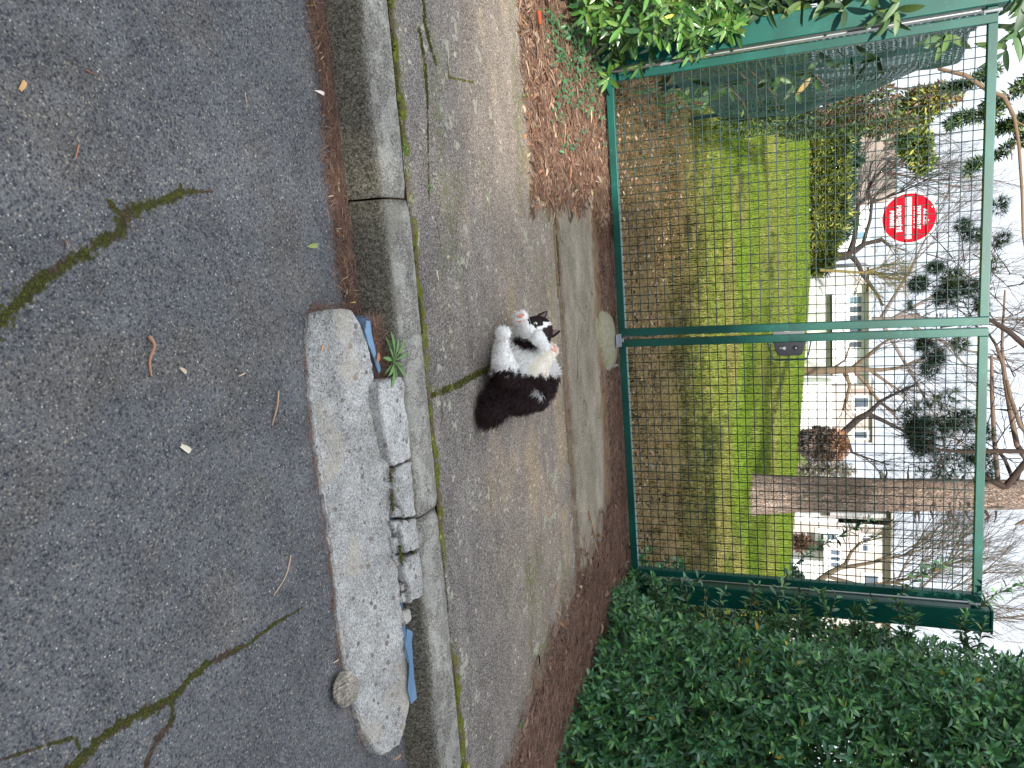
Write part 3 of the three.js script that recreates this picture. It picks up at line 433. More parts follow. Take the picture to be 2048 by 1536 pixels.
// ---------------------------------------------------------------- cat rolling on its back
{
  const J = (ix, iy, y) => G(ix, iy, y);
  // bones: [a, ra, b, rb, zone]
  const P = {
    rump: J(1046, 778, .088), rumpLow: J(1030, 790, .065), back: J(1080, 778, .062), back2: J(1092, 752, .06), mid: J(1040, 736, .094), belly: J(1032, 712, .088), chest: J(1048, 694, .088), neck: J(1064, 676, .085), head: J(1073, 664, .13),
    sh1: J(1048, 682, .10), el1: J(1045, 658, .12), pw1: J(1041, 638, .13), tip1: J(1041, 634, .14),
    sh2: J(1074, 704, .11), el2: J(1088, 697, .15), pw2: J(1081, 681, .20), tip2: J(1075, 674, .208),
    hip1: J(1062, 764, .125), kn1: J(1070, 738, .165), an1: J(1090, 718, .17), pa1: J(1102, 702, .172),
    hip2: J(1014, 752, .085), kn2: J(1006, 718, .11), an2: J(1004, 690, .11), pa2: J(1007, 668, .13),
    t0: J(1014, 790, .05), t1: J(996, 802, .046), t2: J(984, 818, .043), t3: J(976, 834, .038),
    lowleg: J(1078, 800, .045), lowleg2: J(1064, 806, .035)
  };
  const B = [['rump', .08, 'mid', .086, 'b'], ['rump', .078, 'rumpLow', .06, 'b'], ['rump', .072, 'back', .05, 'b'], ['back', .048, 'back2', .046, 'b'], ['back2', .046, 'neck', .04, 'b'], ['mid', .084, 'belly', .076, 'b'], ['belly', .072, 'chest', .064, 'b'], ['chest', .06, 'neck', .046, 'b'], ['neck', .044, 'head', .04, 'b'],
    ['sh1', .034, 'el1', .023, 'f1'], ['el1', .021, 'pw1', .014, 'f1'], ['pw1', .017, 'tip1', .014, 'f1'], ['sh2', .03, 'el2', .022, 'f2'], ['el2', .021, 'pw2', .015, 'f2'], ['pw2', .016, 'tip2', .013, 'f2'],
    ['hip1', .058, 'kn1', .045, 'h1'], ['kn1', .041, 'an1', .026, 'h1'], ['an1', .025, 'pa1', .02, 'h1'], ['hip2', .048, 'kn2', .031, 'h2'], ['kn2', .027, 'an2', .016, 'h2'], ['an2', .015, 'pa2', .011, 'h2'],
    ['rumpLow', .042, 't0', .034, 't'], ['t0', .034, 't1', .038, 't'], ['t1', .038, 't2', .036, 't'], ['t2', .036, 't3', .022, 't'], ['back', .05, 'lowleg', .036, 'l'], ['lowleg', .036, 'lowleg2', .028, 'l']].map(([a, ra, b, rb, z]) => ({ a: P[a], b: P[b], ra, rb, z }));
  // face frame: forward towards the camera and a little up, top of the head away
  const hc = P.head, HS = 1.14, hf = CAM.clone().sub(hc).normalize().add(V(-.1, .08, 0)).normalize(), hu0 = UP.clone().multiplyScalar(.83).addScaledVector(RT, -.56), hr = V(0, 0, 0).crossVectors(hu0, hf).normalize(), hu = V(0, 0, 0).crossVectors(hf, hr);
  const hp = (x, y, z) => hc.clone().addScaledVector(hr, x * HS).addScaledVector(hu, y * HS).addScaledVector(hf, z * HS);
  const caps = B.slice();
  const ball = (p, r0, z) => { const r = z === 'hd' || z === 'mz' ? r0 * HS : r0; caps.push({ a: p, b: p.clone().add(V(0, .0005, 0)), ra: r, rb: r, z }); };
  ball(hp(0, .008, .006), .049, 'hd'); ball(hp(.026, -.012, .016), .03, 'hd'); ball(hp(-.026, -.012, .016), .03, 'hd'); ball(hp(.011, -.020, .042), .0165, 'mz'); ball(hp(-.011, -.020, .042), .0165, 'mz'); ball(hp(0, -.031, .036), .014, 'mz');
  caps.push({ a: hp(0, .004, .04), b: hp(0, -.012, .05), ra: .014, rb: .0095, z: 'mz' });
  // toes of the shown paws
  for (const [p, q, z] of [['tip1', 'pw1', 'f1'], ['tip2', 'pw2', 'f2'], ['pa1', 'an1', 'h1'], ['pa2', 'an2', 'h2']]) { const d = P[p].clone().sub(P[q]).normalize(), s = V(0, 0, 0).crossVectors(d, hf).normalize(); for (let k = -1.5; k <= 1.5; k++) ball(P[p].clone().addScaledVector(s, k * .0072).addScaledVector(d, .010 - Math.abs(k) * .002), .0068, z); }
  function cd(c, x, y, z) { const dx = c.b.x - c.a.x, dy = c.b.y - c.a.y, dz = c.b.z - c.a.z, px = x - c.a.x, py = y - c.a.y, pz = z - c.a.z; const t = sat((px * dx + py * dy + pz * dz) / (dx * dx + dy * dy + dz * dz)); const qx = px - dx * t, qy = py - dy * t, qz = pz - dz * t; return Math.sqrt(qx * qx + qy * qy + qz * qz) - mix(c.ra, c.rb, t); }
  function field(x, y, z) { let acc = 0; for (const c of caps) { const d = cd(c, x, y, z); const k = c.z === 'b' || c.z === 't' || c.z === 'l' ? 55 : 130; if (d < .12) acc += Math.exp(-d * 110); } const d = acc > 0 ? -Math.log(acc) / 110 : .12; return Math.max(d, .004 - y); }
  // surface nets
  const lo = V(1e9, 0, 1e9), hi = V(-1e9, 0, -1e9); for (const c of caps) for (const [p, r] of [[c.a, c.ra], [c.b, c.rb]]) { lo.min(V(p.x - r, 0, p.z - r)); hi.max(V(p.x + r, p.y + r, p.z + r)); }
  lo.subScalar(.03); lo.y = -.02; hi.addScalar(.03); const cs = .0065, nx = Math.ceil((hi.x - lo.x) / cs), ny = Math.ceil((hi.y - lo.y) / cs), nz = Math.ceil((hi.z - lo.z) / cs);
  const F = new Float32Array(nx * ny * nz), id = (i, j, k) => (k * ny + j) * nx + i;
  for (let k = 0; k < nz; k++) for (let j = 0; j < ny; j++) for (let i = 0; i < nx; i++) F[id(i, j, k)] = field(lo.x + i * cs, lo.y + j * cs, lo.z + k * cs);
  const vid = new Int32Array(nx * ny * nz).fill(-1), pos = [], idx = [];
  for (let k = 0; k < nz - 1; k++) for (let j = 0; j < ny - 1; j++) for (let i = 0; i < nx - 1; i++) {
    let n = 0, sx = 0, sy = 0, sz = 0; const v = []; for (let c = 0; c < 8; c++) v.push(F[id(i + (c & 1), j + (c >> 1 & 1), k + (c >> 2))]);
    for (let a = 0; a < 8; a++) for (const bit of [1, 2, 4]) if (!(a & bit)) { const b = a | bit; if ((v[a] < 0) !== (v[b] < 0)) { const t = v[a] / (v[a] - v[b]); sx += mix(a & 1, b & 1, t); sy += mix(a >> 1 & 1, b >> 1 & 1, t); sz += mix(a >> 2, b >> 2, t); n++; } }
    if (n) { vid[id(i, j, k)] = pos.length / 3; pos.push(lo.x + (i + sx / n) * cs, lo.y + (j + sy / n) * cs, lo.z + (k + sz / n) * cs); }
  }
  const quad = (a, b, c, d, fl) => fl ? idx.push(a, b, c, a, c, d) : idx.push(a, c, b, a, d, c);
  for (let k = 1; k < nz - 1; k++) for (let j = 1; j < ny - 1; j++) for (let i = 1; i < nx - 1; i++) { const f = F[id(i, j, k)] < 0;
    if (f !== (F[id(i + 1, j, k)] < 0)) quad(vid[id(i, j - 1, k - 1)], vid[id(i, j, k - 1)], vid[id(i, j, k)], vid[id(i, j - 1, k)], f);
    if (f !== (F[id(i, j + 1, k)] < 0)) quad(vid[id(i - 1, j, k - 1)], vid[id(i - 1, j, k)], vid[id(i, j, k)], vid[id(i, j, k - 1)], f);
    if (f !== (F[id(i, j, k + 1)] < 0)) quad(vid[id(i - 1, j - 1, k)], vid[id(i, j - 1, k)], vid[id(i, j, k)], vid[id(i - 1, j, k)], f); }
  const g = new THREE.BufferGeometry(); g.setAttribute('position', new THREE.Float32BufferAttribute(pos, 3)); g.setIndex(idx); g.computeVertexNormals();
  { let s = 0; const n = g.attributes.normal; for (let i = 0; i < n.count; i += 7) { const e = .004; s += Math.sign(field(pos[i * 3] + n.getX(i) * e, pos[i * 3 + 1] + n.getY(i) * e, pos[i * 3 + 2] + n.getZ(i) * e)); } if (s < 0) { for (let t = 0; t < idx.length; t += 3) { const k = idx[t + 1]; idx[t + 1] = idx[t + 2]; idx[t + 2] = k; } g.setIndex(idx); g.computeVertexNormals(); } }
  // coat pattern, in photo coordinates of the animal's own markings
  const BLACK = rgb(46, 38, 38), WHITE = rgb(238, 236, 233), PINK = rgb(214, 150, 134), CREAM = rgb(238, 231, 219), GREY = rgb(190, 186, 186);
  const toPx = p => { const d = p.clone().sub(CAM), z = d.dot(FW); return [1024 + FOC * d.dot(UP) / z, 768 + FOC * d.dot(RT) / z]; };
  const spots = [[1056, 690, 15, 8, .6], [1036, 681, 10, 7, .6], [1047, 686, 13, 8, .7]];
  function coat(p) {
    let z = 'b', bd = 9; for (const c of caps) { const d = cd(c, p.x, p.y, p.z); if (d < bd) { bd = d; z = c.z; } }
    const [ix, iy] = toPx(p), w = (n3(p.x * 60 + 9, p.y * 60 + 9, p.z * 60, 271) - .5) * 16 + (n3(p.x * 200, p.y * 200 + 9, p.z * 200, 273) - .5) * 9;
    if (z === 't') return BLACK; if (z === 'l') return iy + w < 803 && ix > 1070 && Math.abs(iy - 797) < 4 ? WHITE : BLACK;
    const rel = p.clone().sub(hc), fx = rel.dot(hr) / HS, fy = rel.dot(hu) / HS, fz = rel.dot(hf) / HS;
    if (z === 'mz') return fy < -.006 && Math.abs(fx) < .006 && fz > .05 && fy > -.017 ? PINK : WHITE;
    if (z === 'hd' || (bd < .02 && rel.length() < .055 && z === 'b')) { const n = w * .0006; const blaze = Math.abs(fx + .002) < .006 + .010 * sat((-.0 - fy) / .03) + n + (fy < -.004 ? .008 : 0); return (fy > -.010 + n - Math.abs(fx) * .1 && !blaze) || (fx > .03 && fy > -.025) ? BLACK : WHITE; }
    if (z === 'f1' || z === 'f2') { const t = z === 'f1' ? P.tip1 : P.tip2; const q = p.clone().sub(t); return q.length() < .026 && q.dot(hf) > .006 && z === 'f1' ? PINK : WHITE; }
    if (z === 'h2') { const q = p.clone().sub(P.pa2); return iy + w * 1.2 > 742 ? BLACK : WHITE; }
    if (z === 'h1') { const q = p.clone().sub(P.pa1); if (q.length() < .03 && q.dot(hf) > .012 && n3(p.x * 120, p.y * 120, p.z * 120, 275) > .4) return PINK; return iy + w > 752 ? BLACK : CREAM; }
    for (const [sx, sy, a, b, th] of spots) { const dx = (ix - sx) / a, dy = (iy - sy) / b; if (dx * dx + dy * dy < 1 + w * .05) return BLACK; }
    if (Math.abs((ix - 1074) * -.62 + (iy - 783) * .78) < 3.2 + w * .22 && Math.abs((ix - 1074) * .78 + (iy - 783) * .62) < 13) return GREY;
    const lim = 738 + (ix - 1040) * .12; if (iy + w < lim) return ix > 1092 && iy < 700 && z === 'b' ? (w > 0 ? WHITE : BLACK) : WHITE;
    return BLACK;
  }
  const nrm = g.attributes.normal, col = new Float32Array(pos.length), cv = []; const q = V(0, 0, 0);
  for (let i = 0; i < pos.length / 3; i++) { q.set(pos[i * 3], pos[i * 3 + 1], pos[i * 3 + 2]); const c = coat(q); cv.push(c); col[i * 3] = c.r; col[i * 3 + 1] = c.g; col[i * 3 + 2] = c.b; }
  g.setAttribute('color', new THREE.Float32BufferAttribute(col, 3));
  const cat = thing('cat', 'fluffy black and white cat rolling on its back on the pavement', 'cat');
  part(cat, 'body', g, std(0xffffff, .9, { vertexColors: true }));
  // coat of fur
  reseed(991);
  const fp = [], fc = [], fn = [], tri = idx.length / 3, areas = []; let tot = 0; const A = V(0, 0, 0), Bv = V(0, 0, 0), C = V(0, 0, 0), e1 = V(0, 0, 0), e2 = V(0, 0, 0);
  for (let t = 0; t < tri; t++) { A.fromArray(pos, idx[t * 3] * 3); Bv.fromArray(pos, idx[t * 3 + 1] * 3); C.fromArray(pos, idx[t * 3 + 2] * 3); tot += e1.subVectors(Bv, A).cross(e2.subVectors(C, A)).length(); areas.push(tot); }
  let L0 = 0; const axisFlow = V(.75, -.1, .35);
  for (let s = 0; s < 90000; s++) {
    const r = rnd() * tot; let a = 0, b = tri - 1; while (a < b) { const m = a + b >> 1; if (areas[m] < r) a = m + 1; else b = m; }
    const i0 = idx[a * 3], i1 = idx[a * 3 + 1], i2 = idx[a * 3 + 2]; let u = rnd(), v = rnd(); if (u + v > 1) { u = 1 - u; v = 1 - v; }
    A.fromArray(pos, i0 * 3); Bv.fromArray(pos, i1 * 3); C.fromArray(pos, i2 * 3); const p = A.clone().multiplyScalar(1 - u - v).addScaledVector(Bv, u).addScaledVector(C, v); if (p.y < .008) continue;
    const n = V(nrm.getX(i0), nrm.getY(i0), nrm.getZ(i0)); if (n.dot(CAM.clone().sub(p).normalize()) < -.55) continue;
    let z = 'b', bd = 9; for (const c of caps) { const d = cd(c, p.x, p.y, p.z); if (d < bd) { bd = d; z = c.z; } }
    const c0 = cv[i0]; if (c0 === PINK) continue;
    const dh = p.distanceTo(hc); if (dh < .095 && p.clone().sub(hc).dot(hf) > .05) continue; if (p.distanceTo(P.tip1) < .02 || p.distanceTo(P.pa1) < .026) L0 = .003; else L0 = 0;
    let L = z === 'b' ? rr(.012, .042) : z === 't' ? rr(.024, .058) : z === 'l' ? rr(.010, .02) : z === 'hd' ? rr(.003, .008) : z === 'mz' ? .002 : rr(.004, .014); if (z === 'h1' || z === 'h2') L *= 1 + sat((.1 - Math.min(p.distanceTo(P.hip1), p.distanceTo(P.hip2))) / .05); if (z === 'hd' && p.clone().sub(hc).dot(hu) < -.02) L += .012;
    if (L0) L = L0; const fl = z === 't' ? P.t3.clone().sub(P.t0).normalize().multiplyScalar(.7).add(n.clone().multiplyScalar(.6)) : z[0] === 'h' && z !== 'hd' ? V(.2, -.5, .3) : z[0] === 'f' ? V(.5, -.4, .2) : z === 'hd' ? p.clone().sub(hp(0, -.015, .06)).normalize() : axisFlow;
    const d = n.clone().multiplyScalar(rr(.25, .7)).add(fl.clone().addScaledVector(n, -fl.dot(n)).multiplyScalar(.8)).add(rdir().multiplyScalar(.42)).normalize();
    const side = V(0, 0, 0).crossVectors(d, n.clone().add(rdir().multiplyScalar(.35))).normalize().multiplyScalar(rr(.0006, .0012)); const mid = p.clone().addScaledVector(d, L * .5).addScaledVector(n, L * .06), tip = p.clone().addScaledVector(d, L).add(V(0, -L * .22, 0)); p.addScaledVector(n, -.002); if (tip.y < .004) tip.y = .004;
    const P4 = [p.clone().add(side), p.clone().sub(side), mid.clone().addScaledVector(side, .8), mid.clone().addScaledVector(side, -.8), tip]; const k = rr(.75, 1.25), cc = c0 === BLACK ? [c0.r * k * rr(.9, 1.5), c0.g * k, c0.b * k] : [Math.min(.93, c0.r * rr(.9, 1.08)), Math.min(.93, c0.g * rr(.9, 1.08)), Math.min(.93, c0.b * rr(.88, 1.08))];
    const nn = n.clone().lerp(d, .25).normalize(); for (const t of [[0, 1, 2], [2, 1, 3], [2, 3, 4]]) for (const m of t) { fp.push(P4[m].x, P4[m].y, P4[m].z); fn.push(nn.x, nn.y, nn.z); fc.push(...cc); }
  }
  const fg = new THREE.BufferGeometry(); fg.setAttribute('position', new THREE.Float32BufferAttribute(fp, 3)); fg.computeVertexNormals; fg.setAttribute('color', new THREE.Float32BufferAttribute(fc, 3));
  const fur = part(cat, 'fur', fg, std(0xffffff, .85, { vertexColors: true, side: THREE.DoubleSide })); 
  // ears
  for (const s of [-1, 1]) {
    const base = hp(s * .031, .040, -.004), tipp = hp(s * .043 + .002, .076, -.002), out = hr.clone().multiplyScalar(s);
    const ring = [], n = 10; for (let k = 0; k < n; k++) { const a = k / n * 2 * Math.PI; ring.push(base.clone().addScaledVector(hr, Math.cos(a) * .021 - 0).addScaledVector(hf, Math.sin(a) * .010).addScaledVector(hu, -Math.abs(Math.cos(a)) * .006 * 1)); }
    const ep = [], ei = []; for (const [t, sc] of [[0, 1], [.35, .82], [.7, .48], [.92, .18], [1, .03]]) for (const r of ring) { const c = base.clone().lerp(tipp, t); ep.push(...c.add(r.clone().sub(base).multiplyScalar(sc)).toArray()); }
    for (let j = 0; j < 4; j++) for (let k = 0; k < n; k++) { const a = j * n + k, b = j * n + (k + 1) % n; ei.push(a, b, a + n, b, b + n, a + n); }
    const eg = new THREE.BufferGeometry(); eg.setAttribute('position', new THREE.Float32BufferAttribute(ep, 3)); eg.setIndex(ei); eg.computeVertexNormals(); const ear = part(cat, 'ear', eg, std(rgb(34, 30, 31), .85));
    const inn = []; for (const [x, y, z] of [[-.013, .002, .0112], [.013, .002, .0112], [.0, .036, .0065]]) inn.push(...base.clone().addScaledVector(hr, x + (y > .01 ? s * .011 : 0)).addScaledVector(hu, y).addScaledVector(hf, z).toArray());
    const ig = new THREE.BufferGeometry(); ig.setAttribute('position', new THREE.Float32BufferAttribute(inn, 3)); ig.setIndex([0, 1, 2]); ig.computeVertexNormals(); part(ear, 'inner_ear', ig, std(rgb(120, 96, 94), .9, { side: THREE.DoubleSide }));
  }
  // eyes, nose
  const surf = (x, y) => { for (let z = .11; z > 0; z -= .0008) { const p = hp(x, y, z); if (field(p.x, p.y, p.z) < 0) return z; } return .04; };
  for (const s of [-1, 1]) { const c = hp(s * .023, .007, surf(s * .023, .007) - .0045), e = part(cat, 'eye', new THREE.SphereGeometry(.0092, 20, 14).translate(c.x, c.y, c.z), new THREE.MeshPhysicalMaterial({ color: rgb(196, 204, 178), roughness: .12, clearcoat: 1 })); const pc = c.clone().addScaledVector(CAM.clone().sub(c).normalize(), .0068); part(e, 'pupil', new THREE.SphereGeometry(.0040, 14, 10).translate(pc.x, pc.y, pc.z), std(rgb(12, 12, 12), .1)); }
  const nc = hp(0, -.013, surf(0, -.013)); part(cat, 'nose', new THREE.SphereGeometry(.0052, 12, 8).scale(1.25, .8, .8).translate(nc.x, nc.y, nc.z), std(rgb(176, 122, 112), .5));
  // pads
  const pads = [['tip1', .012], ['pa1', .014]]; for (const [k, r] of pads) { const f = P[k].clone().sub(P[k === 'tip1' ? 'pw1' : 'an1']).normalize(); const ctr = P[k].clone().addScaledVector(hf, .05); while (field(ctr.x, ctr.y, ctr.z) > .001) ctr.addScaledVector(hf, -.001); const s = V(0, 0, 0).crossVectors(f, hf).normalize(), u = V(0, 0, 0).crossVectors(hf, s); const gs = [new THREE.SphereGeometry(.0082, 12, 8).translate(ctr.x, ctr.y, ctr.z)]; const pd = part(cat, 'paw_pad', gs[0], std(rgb(212, 140, 124), .7), 'pink pad of the lifted paw'); for (let m = -1.5; m <= 1.5; m++) { const c = ctr.clone().addScaledVector(s, m * .0075).addScaledVector(f, .013 - Math.abs(m) * .002).addScaledVector(hf, -.005); part(pd, 'toe_pad', new THREE.SphereGeometry(.0042, 10, 8).translate(c.x, c.y, c.z), std(rgb(212, 140, 124), .7)); } }
  // whiskers
  for (const s of [-1, 1]) for (let k = 0; k < 4; k++) { const a = hp(s * .016, -.018 - k * .002, surf(s * .016, -.018) - .002), b = a.clone().addScaledVector(hr, s * .045).addScaledVector(hu, .02 - k * .012).addScaledVector(hf, .004); part(cat, 'whisker', tube([[a, .00045], [a.clone().lerp(b, .5).addScaledVector(hu, .003), .0004], [b, .0002]], 4), std(rgb(240, 240, 240), .5)); }
}
// ---------------------------------------------------------------- beds of litter
const litterCols = [rgb(128, 104, 86), rgb(108, 84, 68), rgb(148, 126, 104), rgb(166, 144, 118), rgb(92, 70, 58), rgb(132, 96, 72), rgb(124, 110, 96)];
const needleCols = [rgb(146, 114, 98), rgb(126, 96, 84), rgb(164, 134, 114), rgb(110, 84, 74)];
const soilTex = bake(512, 512, .6, .6, 0, 0, (x, z, o) => { const a = noise(x * 90, z * 90, 281), b = noise(x * 330, z * 330, 283), c = noise(x * 20, z * 20, 285); const v = .75 + (a - .5) * .7 + (b - .5) * .6 + (c - .5) * .3; o[0] = 138 * v; o[1] = 114 * v; o[2] = 99 * v; o[3] = a * .5 + b * .5; });
const soilMat = std(0xffffff, 1, { map: soilTex.map, bumpMap: soilTex.bump, bumpScale: .012 });
// how far inside a bed a point lies (metres)
const bedL = (x, z) => { const e = (noise(x * 9, z * 9, 291) - .5) * .09; const a = Math.min(-.80 - x + .35 * sstep(.75, 1.2, z) * 0 + e + .22 * sstep(.3, .12, z), 1.285 - z + e * .6); return a; };
const bedR = (x, z) => { const e = (noise(x * 8, z * 8, 293) - .5) * .12; const lim = z < 1.0 ? mix(.95, 1.13, sat((z - .25) / .75)) : mix(1.13, 1.52, (z - 1.0) / 1.25); return x - lim + e; };
const bedG = (x, z) => { const e = (noise(x * 12, z * 12, 295) - .5) * .1; return .23 - z + e + .03; };           // strip along the gate's foot
const bedY = (x, z, d) => -.02 + .036 * sstep(-.03, .12, d) + .014 * (fbm(x * 9, z * 9, 297) - .5) * sstep(0, .1, d);
struct(new THREE.Mesh(mergeGeometries([
  sheet(-6, -.55, -.35, 1.45, 140, 50, (x, z) => bedY(x, z, bedL(x, z)), (x, z) => [x / .6, z / .6]),
  sheet(.8, 7, -.35, 2.42, 130, 60, (x, z) => bedY(x, z, bedR(x, z)), (x, z) => [x / .6, z / .6]),
  sheet(-.8, .95, -.4, .36, 80, 30, (x, z) => bedY(x, z, bedG(x, z)) - .004, (x, z) => [x / .6, z / .6])]), soilMat), 'soil', 'brown soil under the fallen leaves');
reseed(401);
const litLeaf = mergeGeometries([leafGeo(.058, .022, .35, .35, 4)]), litLeaf2 = leafGeo(.05, .03, -.25, .5, 4), strip = leafGeo(.075, .009, .6, .15, 3), needle = new THREE.CylinderGeometry(.0007, .0004, .07, 3).rotateX(Math.PI / 2);
const dryMat = std(0xffffff, .85, { side: THREE.DoubleSide }), needleMat = std(0xffffff, .8);
const flat = (x, y, z, s, tilt = .35) => { const a = rr(0, 2 * Math.PI), d = V(Math.cos(a), rr(-tilt, tilt), Math.sin(a)); return orient(V(x, y, z), d, V(rr(-.8, .8), 1, rr(-.8, .8)), s); };
{
  const A = [], B = [], C = [], N = [];
  for (let i = 0; i < 26000; i++) { const x = rr(-2.4, -.5), z = rr(-.25, 1.35), d = bedL(x, z); if (d < -.04 || (d < .03 && rnd() < .5)) continue; const y = Math.max(0, bedY(x, z, d)) + rr(.002, .016), c = vary(litterCols[Math.floor(rnd() * 7)], .3, .08); const k = rnd(); (k < .22 ? A : k < .38 ? B : C).push([flat(x, y, z, rnd() < .08 ? rr(1, 1.6) : rr(.3, .95)), c]); if (rnd() < .8) N.push([flat(x, y + .006, z, rr(.7, 1.5), .15), vary(needleCols[i % 4], .3)]); }
  for (let i = 0; i < 26000; i++) { const x = rr(.85, 2.3), z = rr(-.25, 2.42), d = bedR(x, z); if (d < -.05 || (d < .05 && rnd() < .55)) continue; N.push([flat(x, Math.max(0, bedY(x, z, d)) + rr(.002, .012), z, rr(.7, 1.4), .12), vary(needleCols[i % 4], .3)]); if (rnd() < .03) A.push([flat(x, .018, z, rr(.6, 1.2)), vary(litterCols[i % 7], .3)]); }
  for (let i = 0; i < 9000; i++) { const x = rr(-.9, 1.1), z = rr(-.3, .42), d = bedG(x, z); if (d < -.06 || (d < .05 && rnd() < .6)) continue; if (Math.hypot((x) / .22, (z - .14) / .17) < .95) { if (rnd() < .97) continue; } const y = Math.max(.006, bedY(x, z, d)) + rr(.002, .01); N.push([flat(x, y, z, rr(.6, 1.3), .12), vary(needleCols[i % 4], .3)]); if (rnd() < .1) C.push([flat(x, y, z, rr(.3, .8)), vary(litterCols[i % 7], .3)]); }
  // on the pavement and apron, sparse
  for (let i = 0; i < 420; i++) { const x = rr(-1.6, 1.4), z = rr(.3, 2.4); N.push([flat(x, .009, z, rr(.3, .9), .02), vary(needleCols[i % 4], .3)]); }
  for (let i = 0; i < 1400; i++) { const x = rr(-.9, 1.1), z = .985 + (rnd() + rnd() - 1) * .06; N.push([flat(x, .010, z, rr(.3, .8), .05), vary(needleCols[i % 4], .3)]); }
  // gutter at the kerb's foot and the ramp's edges
  for (let i = 0; i < 7000; i++) { const x = rr(-2.2, -.4), z = 2.683 + (rnd() + rnd() + rnd() - 1.5) * .05 + (noise(x * 9, 0, 299) - .5) * .03; if (z < 2.655) continue; N.push([flat(x, ROADY + rr(.003, .02) * sstep(2.75, 2.66, z) + .002, z, rr(.3, .9), .2), vary(needleCols[i % 4], .35)]); if (rnd() < .1) C.push([flat(x, ROADY + .012, z, rr(.25, .6)), vary(litterCols[i % 7], .35)]); }
  for (let i = 0; i < 2600; i++) { const t = rnd(), e = [[700, 620], [655, 612], [628, 624], [617, 660], [617, 760], [628, 880], [640, 980], [660, 1090], [668, 1140], [672, 1220], [688, 1330], [715, 1430], [745, 1500]], k = Math.min(e.length - 2, Math.floor(t * (e.length - 1))), q = G(mix(e[k][0], e[k + 1][0], rnd()), mix(e[k][1], e[k + 1][1], rnd()), ROADY); N.push([flat(q.x + rr(-.012, .012), ROADY + .005, q.z + rr(.0, .02), rr(.12, .5), .1), vary(needleCols[i % 4], .35)]); }
  for (let i = 0; i < 1500; i++) { const x = rr(-.42, -.08); N.push([flat(x, -.05 + rr(-.02, .02), 2.685 + rr(-.03, .04), rr(.3, .9), .4), vary(needleCols[i % 4], .35)]); }
  const s = new THREE.Group(); s.name = 'leaf_litter'; s.userData = { kind: 'stuff', label: 'brown fallen leaves and pine needles on the ground' }; scene.add(s);
  instanced('dry_leaf', litLeaf, dryMat, A, s); instanced('curled_leaf', litLeaf2, dryMat, B, s); instanced('leaf_strip', strip, dryMat, C, s); instanced('pine_needle', needle, needleMat, N, s);
}
// moss: little cushions along seams and cracks
{
  reseed(433); const tuft = new THREE.IcosahedronGeometry(1, 0), M = [], mm = std(0xffffff, 1);
  const cols = [rgb(68, 70, 30), rgb(80, 82, 34), rgb(56, 62, 30), rgb(66, 58, 40)];
  const along = (L, y, n, sp, s) => { for (let i = 0; i < n; i++) { const k = Math.floor(rnd() * (L.length - 1)), t = rnd(), a = L[k], b = L[k + 1], w = mix(a[2], b[2], t) * sp; const x = mix(a[0], b[0], t) + (rnd() + rnd() - 1) * w, z = mix(a[1], b[1], t) + (rnd() + rnd() - 1) * w; if (fbm(x * 20, z * 20, 301, 2) < .42) continue; const q = rr(.4, 1.2) * s; M.push([new THREE.Matrix4().compose(V(x, y, z), new THREE.Quaternion().setFromEuler(new THREE.Euler(rr(0, 6), rr(0, 6), rr(0, 6))), V(q, q * .6, q)), vary(cols[i % 4], .3)]); } };
  along(crackA, ROADY, 1500, .8, .0022); along(crackA2, ROADY, 200, .8, .002); along(crackB, ROADY, 2000, .8, .002); along(crackB2, ROADY, 400, .8, .002);
  along(seamMoss, .001, 1100, 1.3, .003); along(seamGreen, .001, 500, 1, .003); along(seamGreen2, .001, 600, 1, .003);
  along([[-2.2, 2.49, .014], [-1.2, 2.492, .013], [-.95, 2.494, .006]], .002, 1500, 1, .0036); along([[-.62, 2.482, .010], [-.34, 2.482, .009]], .002, 500, 1, .0034); along([[-.95, 2.488, .004], [1.6, 2.486, .003]], .001, 900, 1, .003);
  along([[-.85, 1.0, .012], [-.4, 1.0, .016]], .008, 700, 1, .003);
  const bits = [[780, 958], [783, 1000], [806, 1065], [800, 1110], [826, 1108], [812, 800], [816, 905], [826, 940], [838, 1020], [842, 1080]]; for (const b of bits) { const q = G(b[0], b[1], -.015); along([[q.x - .03, q.z, .006], [q.x + .03, q.z, .006]], -.012, 90, 1, .004); }
  const g = instanced('moss', tuft, mm, M); g.userData.label = 'green moss cushions in cracks and seams';
}
// weeds at the kerb
function rosette(name, label, c, leaves, size, cols, seedn) {
  reseed(seedn); const w = thing(name, label, 'weed'); const lg = []; for (let k = 0; k < leaves; k++) { const a = k / leaves * 2 * Math.PI + rr(-.3, .3), e = rr(.25, .8), s = size * rr(.6, 1.1); const g = leafGeo(.075, .017, .3, .35, 6, .9); const p = g.attributes.position; for (let i = 0; i < p.count; i++) { const z = p.getZ(i); p.setX(i, p.getX(i) * (1 + .5 * Math.sin(z * 420))); } g.applyMatrix4(orient(V(c.x, c.y, c.z), V(Math.cos(a), e, Math.sin(a)), V(0, 1, 0), s)); g.computeVertexNormals(); part(w, 'leaf', g, std(vary(cols, .2, .1), .6, { side: THREE.DoubleSide })); }
  part(w, 'stem', tube([[c.clone().add(V(0, -.03, 0)), .003], [c.clone().add(V(0, .01, 0)), .002]], 5), std(rgb(96, 112, 62), .7)); return w;
}
rosette('dandelion_weed', 'green dandelion rosette growing from the gutter beside the broken ramp', G(784, 722, -.012), 14, 1.15, rgb(86, 116, 58), 51);
